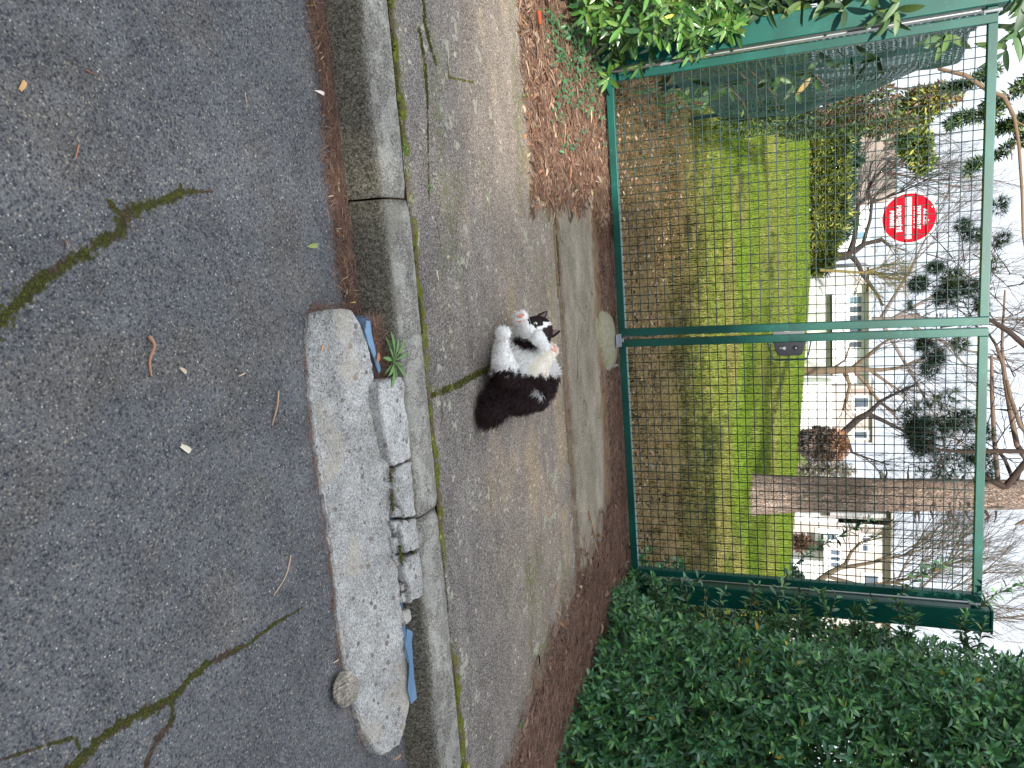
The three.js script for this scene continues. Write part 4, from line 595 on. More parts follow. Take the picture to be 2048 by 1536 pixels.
rosette('small_weed', 'tiny green weed in the mossy seam by the kerb', G(808, 300, .0), 6, .3, rgb(80, 124, 66), 52); rosette('small_weed', 'tiny green weed in the pavement joint behind the kerb', G(858, 375, .0), 8, .32, rgb(80, 120, 56), 53); rosette('small_weed', 'tiny green weed at the end of the mossy crack', G(875, 780, .0), 5, .25, rgb(80, 120, 60), 54); rosette('small_weed', 'small green weed among the needles beneath the clipped hedge', G(1042, 1450, .01), 7, .35, rgb(86, 128, 60), 55);
// ivy seedlings in the litter
{
  reseed(461); const L = []; for (let i = 0; i < 150; i++) { const x = -1.72 + rr(0, .75) * rnd() + .05, z = rr(.1, 1.1); if (bedL(x, z) < .02) continue; const n = 3 + Math.floor(rnd() * 4); for (let k = 0; k < n; k++) L.push([orient(V(x + rr(-.03, .03), .03 + rr(0, .05), z + rr(-.03, .03)), V(rr(-1, 1), rr(-.2, .6), rr(-1, 1)), V(rr(-.3, .3), 1, rr(.0, .6)), rr(.35, .75)), vary(rgb(64, 98, 62), .3, .1)]); }
  const g = instanced('ground_ivy', leafGeo(.05, .026, .15, .2, 4), std(0xffffff, .45, { side: THREE.DoubleSide }), L); g.userData.label = 'small green seedlings growing through the leaf litter';
}
// ---------------------------------------------------------------- leafy shrubs
// shoots carry whorls of leaves; the 300 nearest leaves are parts, the rest one mass
function shrub(o) { // {name,label,category,shoots:[{p,d,n}],geo,mat,cols,leafScale,stems}
  const t = thing(o.name, o.label, o.category, o.group); const all = [];
  for (const s of o.shoots) { const d = s.d.clone().normalize(), a0 = rr(0, 6.28), side = V(0, 0, 0).crossVectors(d, V(.13, .2, .97)).normalize(), bin = V(0, 0, 0).crossVectors(d, side); const tone = s.tone ?? rr(.72, 1.28);
    for (let k = 0; k < s.n; k++) { const a = a0 + k * 2.4, f = k / s.n, open = mix(1.25, .5, f); const dir = d.clone().multiplyScalar(Math.cos(open)).addScaledVector(side, Math.cos(a) * Math.sin(open)).addScaledVector(bin, Math.sin(a) * Math.sin(open)); dir.y -= o.droop ?? .1; const p = s.p.clone().addScaledVector(d, s.len * (f - 1)); const up = d.clone().addScaledVector(dir, -.2).add(rdir().multiplyScalar(.35)); const sc = rr(.65, 1.15) * (o.leafScale ?? 1) * mix(1, .72, f * f); const c = vary(o.cols[Math.floor(rnd() * o.cols.length)], .16, .06); c.multiplyScalar(tone); if (o.odd && rnd() < o.odd[0]) c.copy(vary(o.odd[1], .2)); all.push([orient(p, dir, up, sc), c, p.distanceToSquared(CAM)]); } }
  all.sort((a, b) => a[2] - b[2]); const inView = q => { const d = q.clone().sub(CAM), z = d.dot(FW), ix = 1024 + FOC * d.dot(UP) / z, iy = 768 + FOC * d.dot(RT) / z; return z > 0 && ix > 0 && ix < 2048 && iy > 0 && iy < 1536; };
  const near = [], rest = []; const q = V(0, 0, 0); for (const e of all) { if (near.length < (o.parts ?? 300) && inView(q.setFromMatrixPosition(e[0]))) near.push(e); else rest.push(e); }
  const mats = {}; for (const e of near) { const key = Math.round(e[1].r * 60) + '_' + Math.round(e[1].g * 40); const m = mats[key] ??= (() => { const k = o.mat.clone(); k.color = e[1].clone(); return k; })(); const l = part(t, 'leaf', o.geo, m); l.applyMatrix4(e[0]); }
  if (rest.length) { const m = instanced('foliage', o.geo, o.mat, rest.map(e => [e[0], e[1]]), t); }
  if (o.stems) { let i = 0; for (const s of o.stems) part(t, 'stem', s, o.stemMat); }
  return t;
}
const bark1 = std(rgb(96, 82, 68), .9), leafGloss = (r = .38) => new THREE.MeshStandardMaterial({ color: 0xffffff, roughness: r, side: THREE.DoubleSide });
{ // clipped hedge on the right of the gate
  reseed(501); const shoots = [], HC = Wz(1650, 1400, 1.4);
  // front surface of the hedge: x from its left flank; z of the face by x and height
  const face = (x, y) => mix(.55, 1.80, sstep(1.45, 1.9, x)) - .10 * sstep(.9, 0, y) + (fbm(x * 2.4, y * 2.4, 311, 3) - .5) * .42;
  const left = (y, z) => 1.52 + .34 * sstep(.75, .15, z) * sstep(.15, .6, y) + (fbm(z * 3 + 7, y * 3, 313, 3) - .5) * .26 + .1 * sstep(.8, 2.4, y);
  for (let i = 0; i < 15000; i++) { const x = rr(1.35, 3.9), y = Math.pow(rnd(), 1.05) * 2.9 + .02, depth = Math.pow(rnd(), 1.3) * .8; const f = face(x, y) - depth; const lx = left(y, f) + depth * .3; if (x < lx) continue; if (f < -.25) continue; const hole = Math.hypot((x - HC.x) / .16, (y - HC.y) / .10) < 1 && rnd() < .75; if (hole) continue; const d = V(rr(-.55, .4), rr(-.1, .9), rr(.35, 1.1)); shoots.push({ p: V(x, y, f), d, n: 6 + Math.floor(rnd() * 6), len: rr(.05, .11) }); }
  for (let i = 0; i < 4600; i++) { const z = rr(-.35, 1.2), y = Math.pow(rnd(), .9) * 2.7 + .02; const x = left(y, z) + Math.pow(rnd(), 1.8) * .5; if (z > face(x, y)) continue; shoots.push({ p: V(x, y, z), d: V(rr(-1.2, -.2), rr(-.1, .9), rr(-.2, .9)), n: 6 + Math.floor(rnd() * 6), len: rr(.05, .11) }); }
  // wispy runners reaching over the post and the gate
  const stems = []; const run = (pts, n, sc = 1) => { const C = new THREE.CatmullRomCurve3(pts); stems.push(tube(C.getPoints(14).map((p, k) => [p, .0032 - .0014 * k / 14]), 5)); for (let k = 0; k < n; k++) { const t = (k + .5) / n; shoots.push({ p: C.getPoint(t), d: C.getTangent(t).add(rdir().multiplyScalar(.5)), n: 3, len: .02, tone: rr(.7, 1) }); } };
  run([Wz(1560, 1170, .12), Wz(1600, 1120, .1), Wz(1650, 1088, .08), Wz(1700, 1060, .06), Wz(1745, 1036, .05)], 26);
  run([Wz(1800, 1190, .1), Wz(1840, 1150, .1), Wz(1870, 1135, .1), Wz(1895, 1122, .1)], 12);
  run([Wz(1960, 1215, .12), Wz(1990, 1190, .1), Wz(2030, 1172, .1), Wz(2080, 1150, .1)], 16);
  for (let k = 0; k < 26; k++) { const ix = rr(1290, 1960), iy0 = mix(1215, 1290, (ix - 1290) / 670); run([Wz(ix, iy0 + 10, .3), Wz(ix + rr(-15, 15), iy0 - rr(20, 40), .28), Wz(ix + rr(-25, 25), iy0 - rr(45, 85), .26)], 7 + Math.floor(rnd() * 5)); }
  for (let k = 0; k < 26; k++) { const x = rr(1.6, 3.4), z = rr(-.2, 1.1); stems.push(tube([[V(x + .5, 0, z - .6), .014], [V(x + .5 + rr(-.15, .15), .8, z - .6), .011], [V(x + .5 + rr(-.3, .3), 1.6, z - .55), .007], [V(x + .5 + rr(-.3, .3), 2.3, z - .5), .004]], 6)); }
  shrub({ name: 'clipped_hedge', label: 'dense dark green small leaved hedge growing round a gate post', category: 'hedge', shoots, geo: leafGeo(.064, .031, .18, .18, 3, .75), mat: leafGloss(.42), cols: [rgb(74, 122, 74), rgb(86, 136, 82), rgb(66, 110, 78), rgb(106, 152, 86), rgb(96, 134, 104)], odd: [.006, rgb(182, 156, 60)], droop: .05, stems, stemMat: bark1 });
}
{ // laurel on the left of the gate
  reseed(551); const shoots = [];
  for (let i = 0; i < 250; i++) { const y = rr(.05, .78), z = rr(.05, 1.05), edge = -1.70 + .12 * sstep(.45, .2, Math.abs(y - .35)) - .10 * sstep(.6, 1.1, z) + (noise(y * 6, z * 6, 321) - .5) * .22; const x = edge - Math.pow(rnd(), 1.6) * .5; if (y < .16 && rnd() < .5) continue; shoots.push({ p: V(x, y + .06, z), d: V(rr(.1, 1.1), rr(-.35, .7), rr(.2, 1.1)), n: 6 + Math.floor(rnd() * 4), len: rr(.05, .1) }); }
  for (let k = 0; k < 26; k++) { const q = Wz(rr(1105, 1230), rr(-40, 70), .62); shoots.push({ p: q, d: V(rr(.2, 1), rr(-.5, .6), rr(.4, 1.2)), n: 8, len: .08 }); }
  for (let k = 0; k < 34; k++) { const q = Wz(rr(1120, 1420), rr(-40, 70 - 0), .3); shoots.push({ p: q, d: V(rr(.2, 1), rr(-.2, .8), rr(.4, 1.2)), n: 8, len: .08 }); }
  for (const [ix, iy] of [[1180, 135], [1240, 125], [1215, 160], [1275, 140], [1255, 90], [1330, 75], [1155, 60], [1110, 70], [1300, 100], [1225, 105]]) shoots.push({ p: Wz(ix, iy, .22), d: V(rr(.2, .8), rr(-.4, .4), rr(.4, 1)), n: 7, len: .07 });
  const stems = []; for (let k = 0; k < 9; k++) { const z = rr(.1, .9); stems.push(tube([[V(-1.95 + rr(-.1, .1), 0, z), .014], [V(-1.9 + rr(-.1, .1), .35, z), .01], [V(-1.8 + rr(-.1, .1), .75, z + rr(-.1, .2)), .005]], 6)); }
  shrub({ name: 'laurel_bush', label: 'bright glossy green laurel bush growing over the leaf litter by the gate', category: 'bush', shoots, geo: leafGeo(.105, .036, .16, .16, 5, .62), mat: leafGloss(.3), cols: [rgb(62, 100, 44), rgb(74, 114, 50), rgb(50, 86, 46), rgb(88, 124, 56), rgb(100, 128, 64)], odd: [.02, rgb(172, 168, 74)], droop: .12, stems, stemMat: std(rgb(92, 108, 60), .8) });
}
{ // big leathery leaves of a viburnum overhanging the left post
  reseed(571); const shoots = [];
  const at = (ix, iy, z, n, dx) => shoots.push({ p: Wz(ix, iy, z), d: V(dx ?? rr(-.3, .8), rr(-.5, .3), rr(.2, 1)), n, len: .06, tone: rr(.6, 1.15) });
  for (let k = 0; k < 28; k++) at(rr(1440, 1720), rr(-70, 5), rr(-.1, .1), 4); for (let k = 0; k < 9; k++) at(rr(1650, 1810), rr(-50, 12), rr(.05, .2), 4);
  for (let k = 0; k < 14; k++) at(rr(2000, 2090), rr(-30, 110), rr(-.6, -.1), 4); for (let k = 0; k < 60; k++) shoots.push({ p: V(rr(-3.6, -1.85), rr(.5, 2.9), rr(-.9, .15)), d: V(rr(-.6, .8), rr(-.4, .6), rr(-.1, 1)), n: 6, len: .1, tone: rr(.5, 1) });
  for (const [ix, iy] of [[1780, 40], [1795, 25], [1760, 30], [1500, 22], [1530, 18]]) at(ix, iy, .12, 5, .6);
  // inside the gate, hanging along the netting
  for (const [ix, iy, z] of [[1560, 150, -.7], [1640, 120, -.8], [1680, 130, -.6], [1530, 165, -.9], [1590, 175, -.8], [1740, 120, -.7], [1880, 88, -.6], [1900, 70, -.5], [1620, 160, -.8], [1350, 190, -.5], [1380, 210, -.6], [1310, 190, -.4], [1420, 200, -.8], [1400, 170, -.6], [1340, 220, -.5], [1460, 180, -.8]]) shoots.push({ p: Wz(ix, iy, z), d: V(rr(0, .9), rr(-.8, .3), rr(.1, .8)), n: 4, len: .08, tone: rr(.75, 1.2) });
  const stems = []; for (let k = 0; k < 12; k++) { const x = rr(-3, -1.95), z = rr(-.8, 0); stems.push(tube([[V(x, 0, z), .02], [V(x + rr(-.1, .1), 1.2, z), .014], [V(x + rr(0, .3), 2.5, z + rr(-.1, .2)), .006]], 6)); }
  for (const [a, b] of [[[1480, 145], [1520, 215]], [[1500, 140], [1560, 220]], [[1450, 165], [1500, 240]], [[1630, 150], [1660, 200]]]) { const p = Wz(...a, -.8), q = Wz(...b, -1.6); stems.push(tube([[p, .006], [p.clone().lerp(q, .5).add(V(0, .03, 0)), .005], [q, .003]], 5)); }
  shrub({ name: 'viburnum_shrub', label: 'shrub with large leathery leaves overhanging a gate post and the netting', category: 'shrub', shoots, geo: leafGeo(.16, .055, .12, .2, 6, .6), mat: leafGloss(.5), cols: [rgb(58, 86, 48), rgb(70, 98, 54), rgb(48, 74, 46), rgb(82, 106, 58)], odd: [.01, rgb(150, 128, 72)], droop: .22, stems, stemMat: bark1 });
}
// ---------------------------------------------------------------- houses behind the photographer, across the road: they shade the gate
{
  const plaster = std(rgb(206, 198, 184), .95), roofm = std(rgb(120, 74, 60), .9), glass = std(rgb(60, 72, 84), .15), white = std(rgb(225, 225, 222), .6);
  const h = thing('town_house', 'tall plastered house across the road facing the gate', 'house');
  part(h, 'wall', box(16, 7.3, 9, 8.55, 3.65, 15.9), plaster); part(h, 'side_wing', box(.96, 6.5, 8, .065, 3.25, 15.5), plaster, 'lower side wing of the house'); const rf = new THREE.Shape(); rf.moveTo(11.2, 7.3); rf.lineTo(20.6, 7.3); rf.lineTo(15.9, 8.6); rf.closePath();
  part(h, 'roof', new THREE.ExtrudeGeometry(rf, { depth: 16.0, bevelEnabled: false }).rotateY(-Math.PI / 2).translate(16.55, .002, 0), roofm);
  for (let i = 0; i < 5; i++) for (const y of [1.6, 4.6]) { const w = part(h, 'window', box(1.2, 1.5, .1, 1.6 + i * 3.2, y, 11.36, .01), white); part(w, 'pane', box(1.0, 1.3, .02, 1.6 + i * 3.2, y, 11.30), glass); }
  const g = thing('garage', 'low plastered garage beside the tall house across the road', 'garage');
  part(g, 'wall', box(11, 4.4, 6, -6.2, 2.2, 14.4), plaster); part(g, 'flat_roof', box(11.2, .2, 6.2, -6.2, 4.51, 14.4), std(rgb(110, 108, 104), .9)); part(g, 'garage_door', box(2.6, 2.1, .06, -3.5, 1.06, 11.36, .01), white);
  fin(h); fin(g);
}
{ // tall street trees across the road: their crowns throw soft streaks over the lawn
  reseed(591);
  for (const [x, z, h, w, label] of [[4.6, 9.6, 12.5, 2.6, 'tall evergreen street tree across the road before the town house'], [-4.2, 9.5, 13.5, 2.2, 'taller evergreen street tree across the road before the low garage']]) {
    const t = thing('street_tree', label, 'tree'); part(t, 'trunk', tube([[V(x, 0, z), .17], [V(x + .1, 5, z), .13], [V(x - .1, h, z), .03]], 8), bark1); const L = [], lg = leafGeo(.16, .07, .15, .2, 3);
    for (let k = 0; k < 9; k++) { const c = V(x + rr(-w, w), h - rr(.3, 3.2), z + rr(-1, 1)), rx = rr(.8, 1.5), ry = rr(.3, .6); part(t, 'limb', tube([[V(x, c.y - 1.1, z), .05], [c, .02]], 5), bark1); for (let i = 0; i < 420; i++) { const d = rdir().multiplyScalar(Math.pow(rnd(), .4)); L.push([orient(V(c.x + d.x * rx, c.y + d.y * ry, c.z + d.z * rx), rdir(), rdir(), rr(.7, 1.4)), vary(rgb(64, 88, 46), .3)]); } }
    instanced('foliage', lg, leafGloss(.6), L, t);
  }
}
// ---------------------------------------------------------------- garden beyond the gate
const pxBox = (ix0, ix1, iy0, iy1, z, depth) => { const a = Wz(ix0, (iy0 + iy1) / 2, z), b = Wz(ix1, (iy0 + iy1) / 2, z), m = (ix0 + ix1) / 2, c = Wz(m, iy0, z), d = Wz(m, iy1, z); const g = new THREE.BoxGeometry(d.x - c.x, b.y - a.y, depth); g.translate((c.x + d.x) / 2, (a.y + b.y) / 2, z - depth / 2); return g; };
// green shade netting along the left boundary
{
  const net = thing('shade_netting', 'dark green shade netting sagging along the boundary just inside the gate', 'netting');
  const w = 96, d = new Uint8Array(w * w * 4); for (let j = 0; j < w; j++) for (let i = 0; i < w; i++) { const k = (j * w + i) * 4, v = (i % 6 < 4 || j % 12 < 9) && !(h2(i, j, 5) > .93) ? 255 : 130; d[k] = d[k + 1] = d[k + 2] = v; d[k + 3] = 255; }
  const at = new THREE.DataTexture(d, w, w); at.wrapS = at.wrapT = THREE.RepeatWrapping; at.magFilter = THREE.LinearFilter; at.needsUpdate = true; at.repeat.set(8, 6);
  const ct = bake(256, 256, 1, 1, 0, 0, (x, y, o) => { const v = .8 + .4 * noise(x * 12, y * 40, 331) + .3 * (noise(x * 4, y * 90, 333) - .5); o[0] = 14 * v; o[1] = 66 * v; o[2] = 54 * v; o[3] = 0; }, false).map; ct.repeat.set(4, 3);
  const pos = [], uv = [], idx = [], nu = 60, nv = 40; for (let i = 0; i <= nu; i++) for (let j = 0; j <= nv; j++) { const t = i / nu, v = j / nv; const zf = -4.2, top = 2.2 - .05 * Math.sin(t * 9) - .75 * sstep(.62, 1, t); const z = mix(-.15, zf - .5 * (1 - v), t), y = mix(.08 + .3 * t, top, v); const fold = .05 * Math.sin(z * 5 + y * 3.3) * (1 - Math.abs(v - .5)) + .05 * (fbm(z * 2, y * 2, 335) - .5) + .06 * Math.sin((y - z * .7) * 7) * sstep(.5, 1, v) * t; pos.push(-1.76 + fold - .06 * t, y, z); uv.push(t, v); }
  for (let i = 0; i < nu; i++) for (let j = 0; j < nv; j++) { const a = i * (nv + 1) + j; idx.push(a, a + 1, a + nv + 1, a + nv + 1, a + 1, a + nv + 2); }
  const g = new THREE.BufferGeometry(); g.setAttribute('position', new THREE.Float32BufferAttribute(pos, 3)); g.setAttribute('uv', new THREE.Float32BufferAttribute(uv, 2)); g.setIndex(idx); g.computeVertexNormals();
  part(net, 'net', g, new THREE.MeshStandardMaterial({ map: ct, alphaMap: at, transparent: true, roughness: .8, side: THREE.DoubleSide }));
  for (const z of [-.3, -2.2, -4.1]) part(net, 'fence_post', tube([[V(-1.86, 0, z), .022], [V(-1.86, z < -4 ? 1.5 : 2.25, z), .022]], 8), darkPaint);
}
// generic leafy mass: clumps of leaves inside photo-placed ellipsoids
function leafMass(parent, blobs, geo, mat, name = 'foliage') {
  const L = []; for (const b of blobs) { const c = Wz(b.ix, b.iy, b.z), k = c.clone().sub(CAM).dot(FW) / FOC, ru = b.ri * k, rw = b.rj * k, rd = b.rd ?? Math.max(ru, rw); for (let i = 0; i < b.n; i++) { const d = rdir(), s = Math.pow(rnd(), .45), q = V(c.x + d.x * rw * s, c.y + d.y * ru * s, c.z + d.z * rd * s); if (n3(q.x * (b.fq ?? 3), q.y * (b.fq ?? 3), q.z * (b.fq ?? 3), 341) < (b.gap ?? .36)) continue; const g = landY(q.x, q.z); if (q.y < g) q.y = g + rnd() * .1; const dir = d.clone().multiplyScalar(b.out ?? 1).add(rdir().multiplyScalar(.8)).add(b.dir ?? V(0, .1, 0)); L.push([orient(q, dir, V(rr(-1, 1), 1, rr(-1, 1)), rr(.6, 1.3) * (b.s ?? 1)), vary(b.cols[Math.floor(rnd() * b.cols.length)], .25, .08)]); } }
  return instanced(name, geo, mat, L, parent);
}
const leafM = leafGloss(.6), frond = mergeGeometries([leafGeo(.5, .13, .1, .3, 3), leafGeo(.4, .11, .1, .2, 3).rotateY(.7), leafGeo(.4, .11, .1, .25, 3).rotateY(-.7)]);
const needleTuft = (() => { reseed(7); const gs = []; for (let k = 0; k < 14; k++) { const g = new THREE.BufferGeometry(), d = V(rr(-1, 1), rr(-.6, .8), rr(.1, 1.2)).normalize(), s = V(0, 0, 0).crossVectors(d, rdir()).normalize().multiplyScalar(.0035), L = rr(.09, .15); g.setAttribute('position', new THREE.Float32BufferAttribute([s.x, s.y, s.z, -s.x, -s.y, -s.z, d.x * L, d.y * L, d.z * L], 3)); g.setAttribute('normal', new THREE.Float32BufferAttribute([0, 1, 0, 0, 1, 0, 0, 1, 0], 3)); gs.push(g); } return mergeGeometries(gs); })();
const needleM = std(0xffffff, .7, { side: THREE.DoubleSide });
const HG = [rgb(62, 84, 40), rgb(78, 98, 46), rgb(48, 70, 38), rgb(90, 108, 54)], DK = [rgb(38, 60, 42), rgb(48, 72, 48), rgb(30, 50, 38)], YG = [rgb(132, 138, 62), rgb(112, 124, 56), rgb(150, 150, 76), rgb(94, 108, 48)], RB = [rgb(104, 70, 54), rgb(88, 60, 48), rgb(118, 86, 62), rgb(78, 70, 44)];
const trunkPx = (parent, name, pts, z, mat, label, sides = 8) => { const P = pts.map(([ix, iy, r, dz]) => { const p = Wz(ix, iy, z + (dz || 0)), k = p.clone().sub(CAM).dot(FW) / FOC; return [p, r * k]; }); return part(parent, name, tube(P, sides), mat, label); };
{ reseed(601);
  const b = thing('boundary_hedge', 'brown and green mixed hedge behind the shade netting', 'hedge'); const lg = leafGeo(.055, .024, .15, .2, 3);
  leafMass(b, [{ ix: 1500, iy: 236, ri: 70, rj: 26, z: -4.2, rd: .9, n: 1800, cols: HG }, { ix: 1580, iy: 240, ri: 60, rj: 26, z: -5.0, rd: .9, n: 1800, cols: HG.concat(DK) }, { ix: 1665, iy: 215, ri: 60, rj: 32, z: -5.2, rd: .8, n: 2200, cols: RB.concat(HG) }, { ix: 1735, iy: 205, ri: 55, rj: 34, z: -5.6, rd: .8, n: 2000, cols: HG.concat(RB) }, { ix: 1770, iy: 250, ri: 60, rj: 16, z: -7.2, rd: .8, n: 1400, cols: HG.concat(RB), s: 1.2 }, { ix: 1690, iy: 248, ri: 70, rj: 18, z: -6.8, rd: .8, n: 1800, cols: HG, s: 1.2 }, { ix: 1610, iy: 256, ri: 40, rj: 16, z: -6.4, rd: .8, n: 1000, cols: HG, s: 1.2 }], lg, leafM);
  for (let k = 0; k < 7; k++) { const z = -4 - k * .6, x = -2 - .1 * k; part(b, 'stem', tube([[V(x, landY(x, z), z), .02], [V(x + rr(-.1, .1), 1.2, z), .014], [V(x + rr(-.2, .2), 2.2, z + rr(-.2, .2)), .006]], 5), bark1); }
  const y = thing('sunlit_bush', 'tall yellow green bush above the mixed hedge by the netting', 'bush');
  leafMass(y, [{ ix: 1830, iy: 222, ri: 46, rj: 40, z: -8.5, n: 3000, cols: YG, s: 1.7 }, { ix: 1870, iy: 195, ri: 50, rj: 26, z: -8.3, n: 1600, cols: YG.concat(RB), s: 1.5 }, { ix: 1790, iy: 262, ri: 34, rj: 34, z: -9, n: 1800, cols: DK.concat(HG), s: 1.7 }, { ix: 1830, iy: 290, ri: 30, rj: 30, z: -9.4, n: 1600, cols: HG.concat(YG), s: 1.7 }, { ix: 1845, iy: 325, ri: 22, rj: 22, z: -9.4, n: 600, cols: HG.concat(YG), s: 1.6 }], lg, leafM);
  trunkPx(y, 'trunk', [[1560, 262, 5], [1700, 250, 4], [1800, 240, 3], [1880, 215, 1.5]], -8.8, bark1);
}
{ reseed(611); // branch with conifer fronds hanging in from the left
  const t = thing('overhanging_conifer', 'conifer with a bare brown bough and dark feathery twigs over the gate', 'tree'); const bk = std(rgb(112, 94, 78), .85);
  trunkPx(t, 'trunk', [[1480, -330, 22], [1900, -360, 18], [2500, -380, 10]], -4.4, bark1);
  trunkPx(t, 'bough', [[1868, -60, 7], [1868, 60, 5.5], [1880, 138, 4.6], [1930, 150, 4.4], [1972, 178, 4.6], [2008, 194, 4.4], [2028, 232, 3.8], [2038, 290, 3.2], [2044, 380, 2.8], [2046, 470, 2.2], [2060, 560, 1.2]], -3.2, bk, 'bare brown curved bough');
  trunkPx(t, 'bough', [[2024, 216, 2.4], [2020, 224, 2], [2030, 242, 2], [2050, 252, 1.8]], -3.2, bk); trunkPx(t, 'bough', [[2036, 282, 1.8], [2022, 300, 1.5], [2024, 320, 1]], -3.2, bk);
  const fr = []; const bl = []; for (const L of [[[1985, 228], [1940, 232], [1900, 246]], [[2060, 268], [2010, 300], [1960, 325], [1938, 338]], [[2060, 160], [2000, 205], [1975, 210]], [[1990, 140], [1940, 165], [1900, 175]], [[2060, 236], [2020, 250], [1990, 258]]]) { trunkPx(t, 'twig', L.map((p, i) => [p[0], p[1], 1.6 - i * .5]), -3.4, bk); for (let k = 0; k < 7; k++) { const s = k / 6 * (L.length - 1), i = Math.min(L.length - 2, Math.floor(s)), f = s - i; bl.push({ ix: mix(L[i][0], L[i + 1][0], f), iy: mix(L[i][1], L[i + 1][1], f), ri: 11 - k * .6, rj: 10 - k * .5, z: -3.4, n: 42, cols: DK.concat(HG), s: .14, gap: .2, fq: 9 }); } }
  leafMass(t, bl, frond, leafM);
}
{ // low conifer hedge at the end of the lawn
  reseed(621); const t = thing('conifer_hedge', 'sunlit yellow green conifer hedge along the far end of the lawn', 'hedge'); const bl = [];
  for (let iy = 236; iy < 540; iy += 13) { const hgt = mix(88, 42, sat((iy - 430) / 100)); for (let k = 0; k < 4; k++) bl.push({ ix: 1622 + hgt * (k + .5) / 4 * .72, iy: iy + rr(-5, 5), ri: hgt / 6 + 4, rj: 13, z: -47, rd: .7, n: 70, cols: k < 3 ? YG : YG.concat(DK), s: 1, gap: .2, fq: 1.2, dir: V(0, 1.0, .6) }); }
  for (let iy = 250; iy < 470; iy += 12) bl.push({ ix: 1676 + rr(-6, 9) + (iy < 330 ? 14 : 0), iy, ri: 20 + rr(0, 8), rj: 12, z: -48.6, rd: .8, n: 90, cols: DK, s: 1.1, gap: .25, fq: 1, dir: V(.4, 1.1, .2) });
  leafMass(t, bl, frond, leafM); for (let k = 0; k < 8; k++) trunkPx(t, 'stem', [[1612, 250 + k * 36, 2], [1650, 252 + k * 36, 1.2]], -48, bark1);
}
